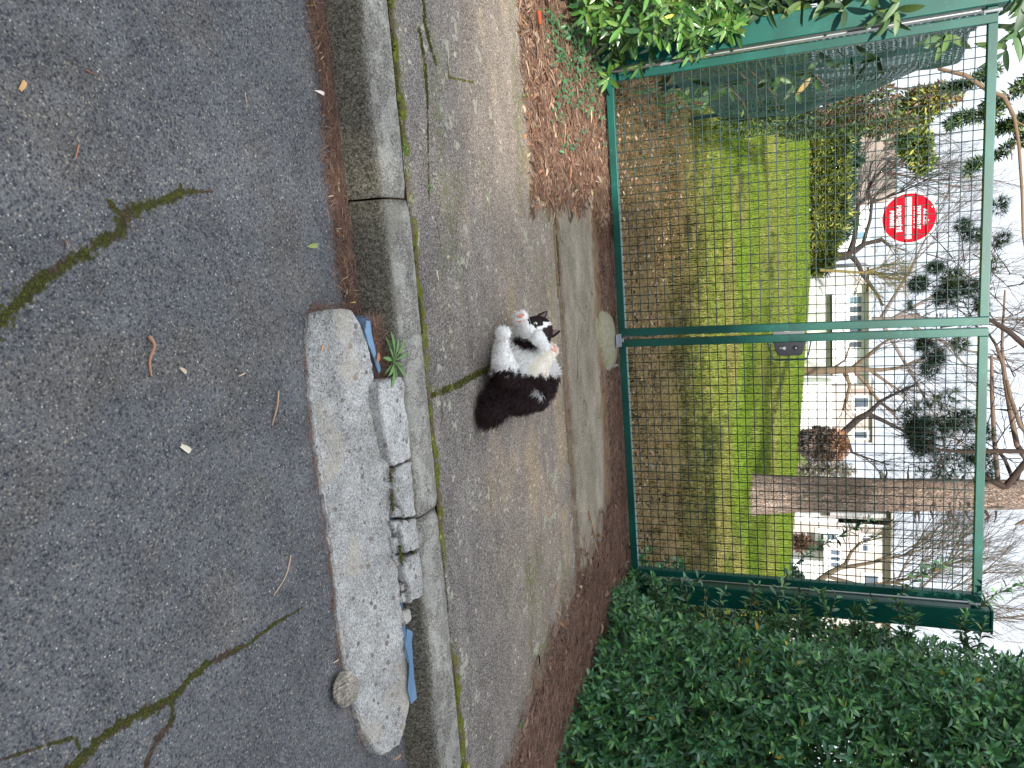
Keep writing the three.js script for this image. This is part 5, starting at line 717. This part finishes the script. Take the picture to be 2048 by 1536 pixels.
// houses beyond the lawn
{
  const cream = std(rgb(228, 230, 232), .9), grey = std(rgb(168, 166, 168), .9), taupe = std(rgb(172, 162, 158), .9), pale = std(rgb(216, 214, 208), .9), roofT = std(rgb(140, 128, 118), .9), fasc = std(rgb(70, 72, 76), .7), glass = std(rgb(112, 140, 160), .12), dglass = std(rgb(78, 88, 100), .12), trim = std(rgb(242, 242, 240), .6), wood = std(rgb(202, 200, 192), .8);
  const Z = -57;
  { const h = thing('white_bungalow', 'white walled house with a brown roof behind the conifer hedge', 'house');
    part(h, 'wall', pxBox(1600, 1706, 366, 520, Z, 5), cream); part(h, 'gable_wall', pxBox(1600, 1740, 405, 500, Z + .4, 4), cream); part(h, 'annex_wall', pxBox(1600, 1662, 486, 528, Z + .8, 4), taupe);
    const a = Wz(1700, 230, Z), b = Wz(1706, 372, Z), s = new THREE.Shape(); s.moveTo(.8, b.y - .1); s.lineTo(-6.4, b.y - .1); s.lineTo(-2.8, b.y + 2.6); s.closePath(); part(h, 'roof', new THREE.ExtrudeGeometry(s, { depth: b.x - a.x + 1.4, bevelEnabled: false }).rotateY(Math.PI / 2).scale(1, 1, 1).translate(a.x, 0, Z), roofT, 'brown tiled roof');
    part(h, 'wall', pxBox(1600, 1700, 236, 366, Z - 1, 4), pale); const w = part(h, 'window', pxBox(1706, 1732, 462, 480, Z + .46, .1), trim); part(w, 'pane', pxBox(1709, 1730, 464, 478, Z + .48, .06), glass); fin(h); }
  { const h = thing('long_white_house', 'long white two storey house with dark fascia and small upper windows', 'house');
    part(h, 'wall', pxBox(1585, 1740, 588, 772, Z, 6), cream); part(h, 'side_wall', pxBox(1585, 1737, 536, 571, Z + 1.2, 6), grey, 'grey rendered side wall'); part(h, 'corner_wall', pxBox(1585, 1732, 571, 588, Z + .6, 6), pale);
    part(h, 'fascia', pxBox(1661, 1665, 590, 752, Z + .5, .5), fasc, 'dark grey fascia'); part(h, 'canopy', pxBox(1665, 1669, 590, 752, Z + .9, 1.3), trim); part(h, 'roof', pxBox(1738, 1743, 534, 775, Z + 1.5, 8), grey);
    for (let k = 0; k < 5; k++) { const iy = 592 + k * 30; const d = part(h, 'shutter_door', pxBox(1612, 1656, iy + 3, iy + 26, Z + .05, .1), wood); for (let m = 0; m < 4; m++) part(d, 'slat', pxBox(1614, 1655, iy + 5 + m * 5, iy + 9 + m * 5, Z + .09, .05), wood); }
    for (const [iy0, iy1, m] of [[594, 607, glass], [613, 625, dglass], [631, 643, dglass], [655, 668, dglass], [684, 694, dglass]]) { const w = part(h, 'window', pxBox(1698, 1725, iy0 - 2, iy1 + 2, Z + .06, .12), trim); part(w, 'pane', pxBox(1700, 1723, iy0, iy1, Z + .1, .08), m); }
    fin(h); }
  { const h = thing('taupe_house', 'taupe rendered house with a white bay window at lawn level', 'house');
    part(h, 'wall', pxBox(1585, 1745, 772, 884, Z + .5, 6), taupe); part(h, 'roof', pxBox(1745, 1750, 768, 890, Z + 1, 7), grey); const b = part(h, 'bay', pxBox(1585, 1664, 764, 862, Z + 1.6, 1.4), trim, 'white bay with blinds');
    for (let k = 0; k < 2; k++) { const w = part(h, 'window', pxBox(1606 + k * 27, 1630 + k * 26, 792, 848, Z + 1.66, .1), std(rgb(200, 206, 212), .3)); for (let m = 0; m < 5; m++) part(w, 'blind_slat', pxBox(1608 + k * 27 + m * 4.4, 1610 + k * 27 + m * 4.4, 794, 846, Z + 1.7, .05), trim); }
    const w = part(h, 'window', pxBox(1703, 1743, 790, 826, Z + .56, .1), trim); part(w, 'pane', pxBox(1711, 1737, 796, 814, Z + .6, .06), dglass); part(h, 'lintel', pxBox(1703, 1741, 778, 788, Z + .56, .12), std(rgb(150, 136, 130), .9));
    const w2 = part(h, 'window', pxBox(1703, 1740, 860, 880, Z + .56, .1), trim); part(w2, 'pane', pxBox(1710, 1734, 864, 876, Z + .6, .06), dglass);
    fin(h); }
  { const h = thing('gabled_house', 'taupe house with white framed windows beside the big pine trunk', 'house'), z = -40;
    part(h, 'wall', pxBox(1545, 1782, 1032, 1300, z, 6), taupe); part(h, 'corner_trim', pxBox(1580, 1640, 1026, 1040, z + .12, .3), trim); part(h, 'white_band', pxBox(1592, 1780, 1036, 1046, z + .1, .2), trim); part(h, 'grey_gable', pxBox(1660, 1775, 1026, 1034, z + .3, 4), grey); part(h, 'gable_front', pxBox(1676, 1780, 1040, 1052, z + .1, .14), cream);
    const fr = (a, b, c, d, panes) => { const w = part(h, 'window', pxBox(a, b, c, d, z + .1, .14), trim); for (const p of panes) part(w, 'pane', pxBox(...p, z + .14, .08), dglass); };
    fr(1630, 1684, 1058, 1084, [[1642, 1672, 1069, 1079]]); fr(1718, 1764, 1068, 1106, [[1726, 1736, 1076, 1086], [1726, 1736, 1091, 1102]]); fr(1646, 1682, 1096, 1140, [[1662, 1680, 1102, 1110], [1662, 1680, 1114, 1122], [1662, 1680, 1126, 1134]]); fr(1722, 1764, 1146, 1176, [[1730, 1756, 1152, 1170]]);
    part(h, 'porch', pxBox(1570, 1648, 1120, 1180, z + 1.6, 1.5), cream); part(h, 'porch_roof', pxBox(1648, 1656, 1092, 1186, z + 1.8, 1.8), trim); part(h, 'garden_wall', pxBox(1545, 1588, 1040, 1068, z + 1.2, .4), cream); part(h, 'roof', pxBox(1782, 1788, 1024, 1310, z + .8, 8), grey);
    for (let k = 0; k < 3; k++) part(h, 'porch_rail', pxBox(1604 + k * 12, 1607 + k * 12, 1122, 1150, z + 1.66, .05), wood);
    fin(h); }
}
// ---------------------------------------------------------------- bare trees
function twig(out, p, d, len, r, depth, spread, up, kids) {
  const P = [[p.clone(), r]], n = depth > 0 ? 4 : 3, dd = d.clone().normalize(), q = p.clone(); const nodes = [];
  for (let k = 1; k <= n; k++) { dd.add(rdir().multiplyScalar(.16)).add(V(0, up * .12, 0)).normalize(); q.addScaledVector(dd, len / n); P.push([q.clone(), r * mix(1, depth > 0 ? .5 : .25, k / n)]); nodes.push([q.clone(), dd.clone(), k / n]); }
  out.push(tube(P, depth > 1 ? 5 : 3, false));
  if (depth > 0) for (let k = 0; k < kids; k++) { const nd = nodes[Math.min(n - 1, Math.floor((.25 + .75 * (k + rnd()) / kids) * n))]; const c = nd[1].clone().add(rdir().multiplyScalar(spread)).normalize(); twig(out, nd[0], c, len * rr(.5, .78), r * rr(.42, .6), depth - 1, spread, up, kids); }
}
const twigM = c => std(c, .95);
function bareTree(label, z, limbs, col, tw, seedn, group) { // limbs in photo pixels; tw: [limb index, count, len px, radius px, depth, spread, up]
  reseed(seedn); const t = thing('bare_tree', label, 'tree', group); const m = std(col, .95); limbs.forEach((L, i) => trunkPx(t, i ? 'limb' : 'trunk', L, z, m));
  const out = []; for (const [li, n, len, r, depth, spread, up, kids] of tw) { const L = limbs[li]; for (let k = 0; k < n; k++) { const s = mix(.3, 1, (k + rnd()) / n) * (L.length - 1), i = Math.min(L.length - 2, Math.floor(s)), f = s - i; const p = Wz(mix(L[i][0], L[i + 1][0], f), mix(L[i][1], L[i + 1][1], f), z), a = Wz(L[i][0], L[i][1], z), b = Wz(L[i + 1][0], L[i + 1][1], z), px = p.clone().sub(CAM).dot(FW) / FOC; twig(out, p, b.sub(a).normalize().add(rdir().multiplyScalar(spread)), len * px * rr(.7, 1.2), r * px, depth, spread * .8, up, kids || 4); } }
  const g = mergeGeometries(out); const w = part(t, 'twigs', g, m); w.userData.kind = 'stuff'; return t;
}
bareTree('dark bare tree with crooked limbs in front of the white bungalow', -49.5, [[[1590, 512, 9], [1640, 515, 9], [1690, 512, 8.5], [1704, 508, 8]], [[1700, 508, 7], [1708, 480, 5], [1714, 440, 4.4], [1716, 412, 4], [1732, 396, 3.4], [1738, 370, 2.6], [1780, 320, 1.6]], [[1704, 506, 6], [1728, 488, 5], [1744, 484, 4], [1762, 482, 3]], [[1716, 412, 3.4], [1712, 380, 2.4], [1720, 355, 1.6]], [[1726, 488, 4], [1740, 440, 3], [1744, 405, 2.6], [1738, 385, 2]], [[1744, 405, 2.6], [1770, 396, 2], [1830, 372, 1.2]], [[1704, 512, 6], [1716, 528, 4.5], [1726, 550, 4], [1752, 585, 3], [1766, 612, 2]], [[1744, 484, 3.5], [1762, 478, 3.6], [1782, 494, 2.6]]], rgb(60, 53, 50), [[1, 7, 60, 1.2, 3, .5, .8], [3, 4, 60, 1, 3, .5, .8], [4, 6, 60, 1.1, 3, .5, .8], [5, 8, 70, 1, 3, .45, .6], [6, 7, 40, .9, 2, .7, .3], [7, 5, 40, .9, 2, .7, .3]], 701);
bareTree('brown haze of a many stemmed bare tree above the bungalow roof', -53, [[[1640, 330, 6], [1700, 322, 5], [1760, 315, 3]], [[1690, 322, 4], [1760, 290, 2.5], [1820, 262, 1.4]], [[1690, 322, 4], [1770, 345, 2.5], [1860, 360, 1.2]], [[1680, 322, 4], [1720, 275, 2.5], [1750, 250, 1.5]]], rgb(98, 82, 72), [[0, 7, 80, 1.4, 3, .6, .7], [1, 7, 70, 1.2, 3, .6, .7], [2, 9, 80, 1.2, 3, .55, .7], [3, 6, 60, 1.2, 3, .6, .7]], 702);
bareTree('willow like bush of fine yellow brown twigs beside the crooked dark tree', -40, [[[1640, 540, 3], [1720, 545, 2.4], [1760, 545, 1.6]], [[1730, 545, 2], [1790, 525, 1.2]], [[1730, 545, 2], [1800, 560, 1.2]]], rgb(116, 104, 66), [[0, 14, 45, .9, 3, .8, .1, 5], [1, 10, 38, .8, 2, .9, .1, 5], [2, 10, 38, .8, 2, .9, .1, 5]], 703);
bareTree('pale bare tree standing before the long white house', -46, [[[1590, 742, 9], [1640, 742, 8], [1690, 740, 7.5], [1720, 738, 6]], [[1700, 740, 5], [1730, 716, 3.6], [1760, 690, 2.6], [1790, 672, 1.6]], [[1712, 738, 5], [1762, 740, 4], [1800, 735, 2.6], [1850, 716, 1.5]], [[1690, 746, 5], [1700, 770, 3.4], [1692, 800, 2.6], [1686, 820, 2]], [[1710, 742, 4.4], [1735, 770, 3.6], [1752, 795, 3], [1790, 830, 2]], [[1740, 740, 3.5], [1775, 765, 2.6], [1812, 790, 1.6]], [[1664, 738, 3], [1690, 720, 2], [1700, 690, 1.4]]], rgb(108, 92, 78), [[1, 6, 46, 1, 3, .6, .5], [2, 8, 55, 1, 3, .6, .5], [3, 6, 34, .9, 2, .7, .3], [4, 6, 46, 1, 3, .6, .3], [5, 6, 46, 1, 3, .6, .3], [6, 4, 34, .8, 2, .7, .3]], 704);
bareTree('dark forked bare tree rising out of the brown bush', -38.5, [[[1600, 886, 8], [1660, 884, 7.5], [1688, 864, 7], [1716, 838, 6.5], [1738, 826, 6]], [[1736, 827, 5], [1762, 802, 3.6], [1785, 790, 2.6], [1830, 770, 1.6]], [[1736, 828, 5], [1768, 842, 4], [1796, 856, 3], [1840, 880, 1.6]], [[1690, 866, 4], [1704, 905, 2.6], [1732, 915, 1.8], [1780, 930, 1.2]], [[1760, 806, 2.6], [1790, 824, 2], [1810, 800, 1.2]]], rgb(58, 50, 48), [[1, 7, 50, 1, 3, .6, .4], [2, 7, 50, 1, 3, .6, .4], [3, 7, 45, .9, 3, .7, .4], [4, 4, 40, .9, 2, .7, .4]], 705);
bareTree('bare tree with arching twigs before the gabled house', -32, [[[1560, 1200, 8], [1620, 1175, 7], [1660, 1145, 6], [1690, 1130, 5]], [[1690, 1130, 4], [1702, 1105, 3], [1720, 1085, 2], [1790, 1070, 1.2]], [[1680, 1136, 4.5], [1740, 1126, 3.4], [1810, 1110, 2.2], [1900, 1080, 1.4]], [[1650, 1152, 4], [1720, 1170, 3.6], [1790, 1165, 2.6], [1880, 1140, 1.8], [1930, 1090, 1.2]], [[1790, 1165, 2.6], [1870, 1190, 2], [1960, 1210, 1.2]]], rgb(92, 82, 70), [[1, 8, 60, 1, 3, .6, .3], [2, 12, 70, 1.1, 3, .6, .3, 5], [3, 12, 70, 1.1, 3, .6, .3, 5], [4, 9, 80, 1.1, 3, .6, .3, 5]], 706);
bareTree('tall fine twigged bare tree above the gabled house', -50, [[[1700, 1240, 5], [1800, 1235, 4], [1900, 1225, 3]], [[1800, 1235, 3], [1900, 1180, 2], [1990, 1130, 1.2]], [[1780, 1235, 3], [1860, 1160, 2], [1940, 1090, 1.2]], [[1860, 1228, 3], [1960, 1240, 2], [2060, 1230, 1.2]], [[1760, 1236, 3], [1810, 1130, 2], [1850, 1060, 1.1]]], rgb(104, 94, 86), [[0, 8, 90, 1, 3, .7, .3], [1, 11, 90, 1, 3, .6, .3, 5], [2, 11, 90, 1, 3, .6, .3, 5], [3, 9, 90, 1, 3, .6, .3], [4, 11, 90, 1, 3, .6, .2, 5]], 707);
bareTree('large spreading bare tree with fine twigs behind the long white house', -66, [[[1700, 640, 7], [1780, 640, 6], [1840, 630, 5]], [[1780, 640, 4], [1870, 590, 2.5], [1960, 540, 1.5]], [[1800, 640, 4], [1900, 690, 2.5], [2000, 720, 1.5]], [[1820, 636, 4], [1940, 640, 2.5], [2060, 640, 1.5]], [[1760, 640, 4], [1820, 540, 2.5], [1870, 440, 1.5]], [[1760, 640, 4], [1830, 760, 2.5], [1880, 850, 1.5]]], rgb(112, 102, 96), [[1, 10, 90, 1, 3, .65, .4, 5], [2, 10, 90, 1, 3, .65, .4, 5], [3, 10, 90, 1, 3, .65, .4, 5], [4, 12, 100, 1, 3, .65, .4, 5], [5, 12, 100, 1, 3, .65, .4, 5]], 708);
{ // brown bush
  reseed(641); const t = thing('brown_bush', 'rounded russet brown bush on the far lawn before the taupe house', 'bush'); leafMass(t, [{ ix: 1640, iy: 888, ri: 44, rj: 34, z: -37, rd: .9, n: 2600, cols: [rgb(92, 78, 70), rgb(76, 64, 58), rgb(106, 90, 80), rgb(66, 57, 52)], s: .55, gap: .15, fq: 2 }, { ix: 1676, iy: 890, ri: 18, rj: 30, z: -37, rd: .7, n: 900, cols: [rgb(126, 94, 80), rgb(150, 112, 84)], s: .5, gap: .15 }], frond, leafM); trunkPx(t, 'stem', [[1592, 888, 4], [1660, 888, 2]], -37, bark1); fin(t);
  const u = thing('grey_shrub', 'grey twiggy shrub between the brown bush and the pine trunk', 'shrub'); leafMass(u, [{ ix: 1650, iy: 940, ri: 56, rj: 18, z: -39, rd: .8, n: 1300, cols: [rgb(132, 126, 116), rgb(104, 98, 92), rgb(152, 144, 120)], s: .45, gap: .3 }], frond, leafM); trunkPx(u, 'stem', [[1588, 940, 3], [1660, 940, 1.6]], -39, bark1);
  const v = thing('round_shrub', 'small round evergreen shrub in front of the gabled house porch', 'shrub'); leafMass(v, [{ ix: 1584, iy: 1156, ri: 22, rj: 22, z: -30, rd: .5, n: 900, cols: DK, s: .35, gap: .1 }, { ix: 1600, iy: 1085, ri: 24, rj: 16, z: -36, n: 700, rd: .5, cols: RB, s: .4, gap: .2 }], frond, leafM); trunkPx(v, 'stem', [[1560, 1156, 3], [1590, 1156, 1.6]], -30, bark1);
}
// ---------------------------------------------------------------- big pine
{
  reseed(651); const t = thing('pine_tree', 'big pine with pinkish plated bark standing on the lawn behind the gate', 'tree');
  const bt = bake(768, 1024, 2.2, 3, 0, 0, (x, y, o) => { // elongated plates
    const wx = x + (fbm(x * 4, y * 3, 351, 3) - .5) * .16, [d, c, c2, e] = stones(wx * 3.8, y, .07, 353), f = noise(x * 160, y * 90, 355), m = fbm(x * 40, y * 12, 357, 3); const cr = sstep(.02, .16, e - d); let v = mix(.74, .98, cr) + (m - .5) * .6 + (f - .5) * .3; v *= .92 + c * .16; o[0] = 154 * v; o[1] = (130 + c2 * 10) * v; o[2] = (118 + c2 * 12) * v; o[3] = cr * .7 + m * .3; });
  const bm = std(0xffffff, .95, { map: bt.map, bumpMap: bt.bump, bumpScale: .05 });
  const z = -9.75, rows = [[1470, 944, 1044], [1496, 946, 1032], [1520, 950, 1027], [1600, 954, 1023], [1700, 956, 1022], [1800, 958, 1021], [1900, 959, 1019], [2048, 960, 1017], [2400, 962, 1015], [3000, 968, 1005], [4200, 975, 995]];
  const P = rows.map(([ix, a, b]) => { const p = Wz(ix, a, z), q = Wz(ix, b, z); return [p.clone().add(q).multiplyScalar(.5), p.distanceTo(q) / 2]; });
  const g = tube(new THREE.CatmullRomCurve3(P.map(p => p[0])).getSpacedPoints(160).map(p => { let i = 0; while (i < P.length - 2 && P[i + 1][0].y < p.y) i++; const f = sat((p.y - P[i][0].y) / (P[i + 1][0].y - P[i][0].y)); return [p, mix(P[i][1], P[i + 1][1], f)]; }), 40, false);
  const a = g.attributes.position, uv = g.attributes.uv; for (let i = 0; i < a.count; i++) { const k = i % 41, ang = (k % 40) / 40 * 2 * Math.PI; const y = a.getY(i); const n = (fbm(Math.cos(ang) * 4 + 9, Math.sin(ang) * 4 + y * 1.6, 361, 3) - .5) * .06; a.setX(i, a.getX(i) + Math.cos(ang) * n); a.setZ(i, a.getZ(i) + Math.sin(ang) * n); uv.setXY(i, uv.getX(i) / 2.2, uv.getY(i) / 3); } g.computeVertexNormals();
  part(t, 'trunk', g, bm);
  const dk = std(rgb(62, 52, 48), .95), lt = std(rgb(104, 88, 78), .95);
  const limb = (L, m, dz = 0) => trunkPx(t, 'limb', L.map(p => [p[0], p[1], p[2], dz + (p[3] || 0)]), z + .4, m);
  limb([[1996, 965, 5], [1988, 870, 4.2], [1984, 790, 4], [1983, 711, 2.6]], lt, .3); limb([[2060, 930, 5.5], [2034, 890, 5.5], [2022, 830, 5], [2012, 770, 4.6], [2006, 728, 4], [1992, 690, 3], [1976, 666, 2]], lt, .2); limb([[2006, 728, 3.6], [2004, 690, 3], [2006, 650, 2.6], [2010, 580, 1.6]], lt, .2); limb([[2080, 900, 4.4], [2040, 850, 4.2], [2020, 790, 3.8], [2014, 760, 3]], lt, .6);
  limb([[2060, 903, 5], [1990, 902, 4.6], [1930, 904, 4], [1880, 900, 3.2], [1855, 893, 2.2]], dk, .7); limb([[2090, 890, 7], [2048, 928, 6.4], [2010, 976, 7]], dk, .5); limb([[2010, 974, 7], [1990, 965, 5.5], [1966, 950, 4]], dk, .5); limb([[2030, 968, 4], [2010, 920, 3.4], [1992, 895, 2.4]], dk, .3); limb([[1985, 1000, 3], [1976, 640, 3.2], [1974, 600, 2]].slice(1).concat([[1984, 520, 1.4]]), dk, .6); limb([[2060, 700, 6], [2020, 665, 5], [1990, 645, 4], [1970, 636, 3]], dk, .8); limb([[1970, 640, 2.6], [1930, 648, 2], [1880, 655, 1.4]], dk, .8);
  limb([[2070, 1046, 5], [2048, 1042, 4], [2030, 1050, 2]], lt, .4);
  for (let k = 0; k < 16; k++) { const ix = rr(1700, 2040), s = rnd() < .5; limb([[ix, s ? 962 : 1022, 2.6], [ix + rr(-6, 10), s ? 945 : 1034, 1.6], [ix + rr(-14, 20), s ? 930 : 1046, .7]], dk, .25); }
  const out = []; for (let k = 0; k < 40; k++) { const ix = rr(1960, 2048), iy = rr(540, 940); twig(out, Wz(ix, iy, z + .6), rdir(), rr(.5, 1), .010, 2, .8, -.1, 3); } for (let k = 0; k < 26; k++) twig(out, Wz(rr(1850, 1980), rr(820, 955), z + .7), rdir(), rr(.35, .7), .010, 2, .8, -.2, 3); for (let k = 0; k < 26; k++) twig(out, Wz(rr(1840, 1970), rr(500, 700), z + .8), rdir(), rr(.4, .8), .010, 2, .8, -.2, 3);
  part(t, 'twigs', mergeGeometries(out), dk).userData.kind = 'stuff';
  const PN = [rgb(40, 64, 50), rgb(52, 76, 56), rgb(34, 54, 46), rgb(62, 84, 58)], bl = []; const cl = (ix, iy, ri, rj, n, cols = PN) => bl.push({ ix, iy, ri, rj, z: z + .7, rd: .35, n, cols, s: 1, gap: .4, fq: 3.2 });
  cl(1826, 838, 30, 30, 420); cl(1832, 880, 32, 30, 420); cl(1846, 925, 34, 30, 420); cl(1836, 800, 20, 16, 130); cl(1880, 850, 30, 30, 220); cl(1925, 842, 34, 22, 220); cl(1900, 930, 40, 26, 200); cl(1972, 858, 14, 22, 110); cl(1972, 935, 14, 24, 110); cl(1880, 810, 26, 20, 110, HG); cl(1945, 905, 20, 20, 90);
  cl(1868, 535, 14, 10, 90); cl(1836, 570, 16, 16, 120); cl(1856, 600, 22, 18, 170); cl(1892, 590, 24, 22, 160); cl(1830, 612, 12, 12, 80); cl(1905, 555, 20, 16, 100, HG); cl(1935, 575, 18, 20, 100); cl(1870, 630, 18, 8, 70); cl(1945, 470, 20, 14, 80); cl(1960, 610, 14, 16, 60); cl(1925, 450, 12, 14, 60);
  cl(1850, 690, 16, 14, 120); cl(1866, 715, 18, 16, 140); cl(1858, 740, 14, 12, 90); cl(1920, 690, 14, 14, 60, HG); cl(2000, 480, 18, 14, 70); cl(1990, 530, 14, 18, 60, HG); cl(2000, 410, 14, 20, 50); cl(1906, 790, 16, 10, 50, HG);
  leafMass(t, bl, needleTuft, needleM, 'needles');
}
// grass and fallen leaves on the lawn
{
  reseed(661); const bl = [], gr = []; for (let k = 0; k < 5; k++) { const a = k * 1.26, s = V(Math.cos(a), 0, Math.sin(a)), b = s.clone().multiplyScalar(.012), tp = s.clone().multiplyScalar(rr(.02, .045)).add(V(0, rr(.04, .07), 0)), w = V(-s.z, 0, s.x).multiplyScalar(.003); const g = new THREE.BufferGeometry(); g.setAttribute('position', new THREE.Float32BufferAttribute([b.x + w.x, 0, b.z + w.z, b.x - w.x, 0, b.z - w.z, tp.x, tp.y, tp.z], 3)); g.setAttribute('normal', new THREE.Float32BufferAttribute([0, 1, 0, 0, 1, 0, 0, 1, 0], 3)); gr.push(g); }
  const tuft = mergeGeometries(gr); const inV = (x, z) => { const d = V(x, 0, z).sub(CAM), k = d.dot(FW); const iy = 768 + FOC * d.dot(RT) / k; return iy > 120 && iy < 1250; };
  for (let i = 0; i < 120000; i++) { const z = -.3 - Math.pow(rnd(), 1.6) * 46, x = z < -14 ? rr(-12, 24) : rr(-4, 9); if (!inV(x, z)) continue; const m = fbm(x * .9, z * .9, 371, 3); if (z > -4 && m < .5 && rnd() < .8) continue; if (z > -2.2 && rnd() < .7) continue; const c = lawnCol(x, z).lerp(rgb(128, 156, 54), .12 + .4 * sstep(-5, -12, z)).multiplyScalar(1.3), s = rr(.6, 1.2) * (1 + sat(-z / 20) + 1.6 * sat((-z - 12) / 30)); bl.push([new THREE.Matrix4().compose(V(x, landY(x, z) - .004, z), new THREE.Quaternion().setFromAxisAngle(V(0, 1, 0), rr(0, 6.28)), V(s, s * .8, s)), vary(c, .25, .08)]); }
  instanced('grass', tuft, std(0xffffff, .9, { side: THREE.DoubleSide }), bl).userData.label = 'short winter grass on the lawn';
  const A = []; for (let i = 0; i < 11000; i++) { const z = -.15 - Math.pow(rnd(), 1.6) * 7, x = rr(-2.6, 4.5); if (!inV(x, z)) continue; const den = sstep(.2, .8, noise(x * .9, z * .9, 373) + (x < -.2 ? .3 : -.15) + .35 * sstep(-2.5, 0, z)); if (rnd() > den) continue; A.push([flat(x, landY(x, z) + rr(.004, .02), z, rr(.4, .95)), vary(litterCols[i % 7], .3, .1)]); }
  instanced('lawn_leaves', litLeaf2, dryMat, A).userData.label = 'reddish brown leaves lying on the lawn inside the gate';
}
// ---------------------------------------------------------------- single leaves and twigs lying about
{
  const lying = (name, label, ix, iy, y, geo, col, ang, sc = 1, tilt = .05, cat = 'leaf', group) => { const m = new THREE.Mesh(geo, std(col, .8, { side: THREE.DoubleSide })); const p = G(ix, iy, y); m.applyMatrix4(orient(p, V(Math.cos(ang), tilt, Math.sin(ang)), V(.05, 1, .1), sc)); return tag(m, name, label, cat, group); };
  const RY = ROADY + .006; const lg = leafGeo(.05, .02, .25, .2, 5), thin = leafGeo(.06, .007, .4, .1, 5), curl = leafGeo(.045, .022, .5, .6, 5);
  lying('fallen_leaf', 'curled tan leaf alone on the open asphalt near a reddish twig', 48, 160, RY, curl, rgb(196, 156, 112), .4, .55);
  lying('fallen_leaf', 'green willow shaped leaf on the asphalt near the kerb', 636, 490, RY, lg, rgb(132, 142, 88), 1.5, .9);
  lying('fallen_leaf', 'greenish leaf at the edge of the brown leaf litter', 1046, 190, .008, lg, rgb(112, 140, 84), -1.4, 1.1);
  lying('fallen_leaf', 'russet leaf lying beside the dandelion in the gutter', 758, 705, -.03, leafGeo(.05, .03, .1, .1, 5), rgb(172, 118, 88), .9, .8, .3);
  lying('fallen_leaf', 'round green leaf on the pavement by the driveway joint', 1078, 392, .009, leafGeo(.03, .024, .05, .1, 4, .4), rgb(148, 172, 108), .5, .9);
  lying('fallen_leaf', 'brown oblong leaf flat on the asphalt pavement', 1036, 428, .006, lg, rgb(140, 104, 74), 1.4, .6);
  lying('fallen_leaf', 'pale twisted leaf alone on the open road', 380, 905, RY, curl, rgb(206, 196, 178), 2.4, .75, .15);
  lying('fallen_leaf', 'small whitish leaf on the road near the curled bark twig', 372, 748, RY, curl, rgb(190, 172, 150), 2.6, .5);
  lying('fallen_leaf', 'tiny pale leaf on the road between two brown twigs', 492, 745, RY, thin, rgb(196, 178, 154), 1.4, .5);
  lying('fallen_leaf', 'brown leaf on top of the pale concrete ramp', 645, 690, -.098, lg, rgb(196, 142, 98), .4, .4, .1);
  lying('fallen_leaf', 'white curled leaf in the gutter litter', 648, 190, ROADY + .016, curl, rgb(222, 206, 196), 1.9, .6, .1);
  lying('fallen_leaf', 'pale leaf at the foot of the ramp beside the loose lump', 678, 1318, RY, thin, rgb(214, 198, 180), 1.7, .5);
  lying('fallen_leaf', 'yellow leaf caught at the ramp corner in the gutter', 712, 604, ROADY + .02, thin, rgb(206, 182, 120), 1.6, .5);
  lying('fallen_leaf', 'small brown leaf at the kerb under the blue pipe end', 800, 1505, -.08, curl, rgb(150, 118, 98), 1.2, .7);
  const tw = (label, pts, y, r, col) => tag(new THREE.Mesh(tube(smoothPts(pts.map(([a, b], i) => { const q = G(a, b, y); q.y += .004 * Math.sin(i * 1.7); return q; }), 12).map((p, k) => [p, r * mix(1, .6, k / 12)]), 6), std(col, .85)), 'twig', label, 'twig');
  tw('thick brown curled bark twig on the road', [[298, 672], [306, 690], [300, 720], [305, 752]], ROADY + .006, .0042, rgb(160, 120, 98)); tw('brown straight twig on the road near the ramp', [[557, 782], [552, 812], [545, 850]], ROADY + .005, .0028, rgb(176, 140, 112)); tw('long thin pale stalk on the road near the end of a mossy crack', [[582, 1110], [570, 1150], [548, 1192]], ROADY + .004, .0016, rgb(196, 166, 140));
  tw('thin pale stalk on the asphalt near the litter strip', [[490, 185], [492, 215]], ROADY + .004, .001, rgb(190, 168, 150)); tw('reddish twig on the road beside the tan leaf', [[172, 140], [190, 150]], ROADY + .004, .0012, rgb(150, 100, 76)); tw('reddish double needle twig on the asphalt', [[158, 290], [148, 318]], ROADY + .004, .0016, rgb(168, 108, 80)); tw('short russet twig on the asphalt near the mossy fork', [[133, 482], [133, 498]], ROADY + .004, .0016, rgb(158, 112, 84));
  tw('pale stalk lying on the pavement by the kerb', [[873, 540], [875, 560]], .006, .0022, rgb(214, 202, 180)); tw('brown bark splinter at the edge of the needle bed', [[1178, 1022], [1182, 1045], [1190, 1075]], .012, .004, rgb(172, 128, 92)); tw('pale bark splinter among the needles by the hedge', [[1190, 1085], [1196, 1110]], .014, .003, rgb(196, 164, 120)); tw('grey bark splinter standing in the pavement crack', [[1114, 1170], [1106, 1205]], .008, .003, rgb(170, 130, 96));
  tw('thin brown twig lying on the leaf bed', [[1090, 170], [1110, 140], [1125, 95]], .035, .0018, rgb(170, 122, 92)); tw('reddish broken branch standing in the leaf litter by the laurel', [[1078, 22], [1079, 50]], .06, .012, rgb(140, 72, 48));
  { const ty = thing('wire_tie', 'loose grey wire end sticking out below the gate rail', 'wire'); const a = Wz(1236, 728, .03), P = [a, a.clone().add(V(.006, -.03, .03)), a.clone().add(V(.02, -.05, .05)), a.clone().add(V(.028, -.045, .06))]; part(ty, 'strand', tube(smoothPts(P, 12).map(p => [p, .002]), 6), galv); part(ty, 'strand', tube(smoothPts(P.map(p => p.clone().add(V(.008, .002, .004))), 12).map(p => [p, .002]), 6), galv); }
}
renderer.render(scene, camera);
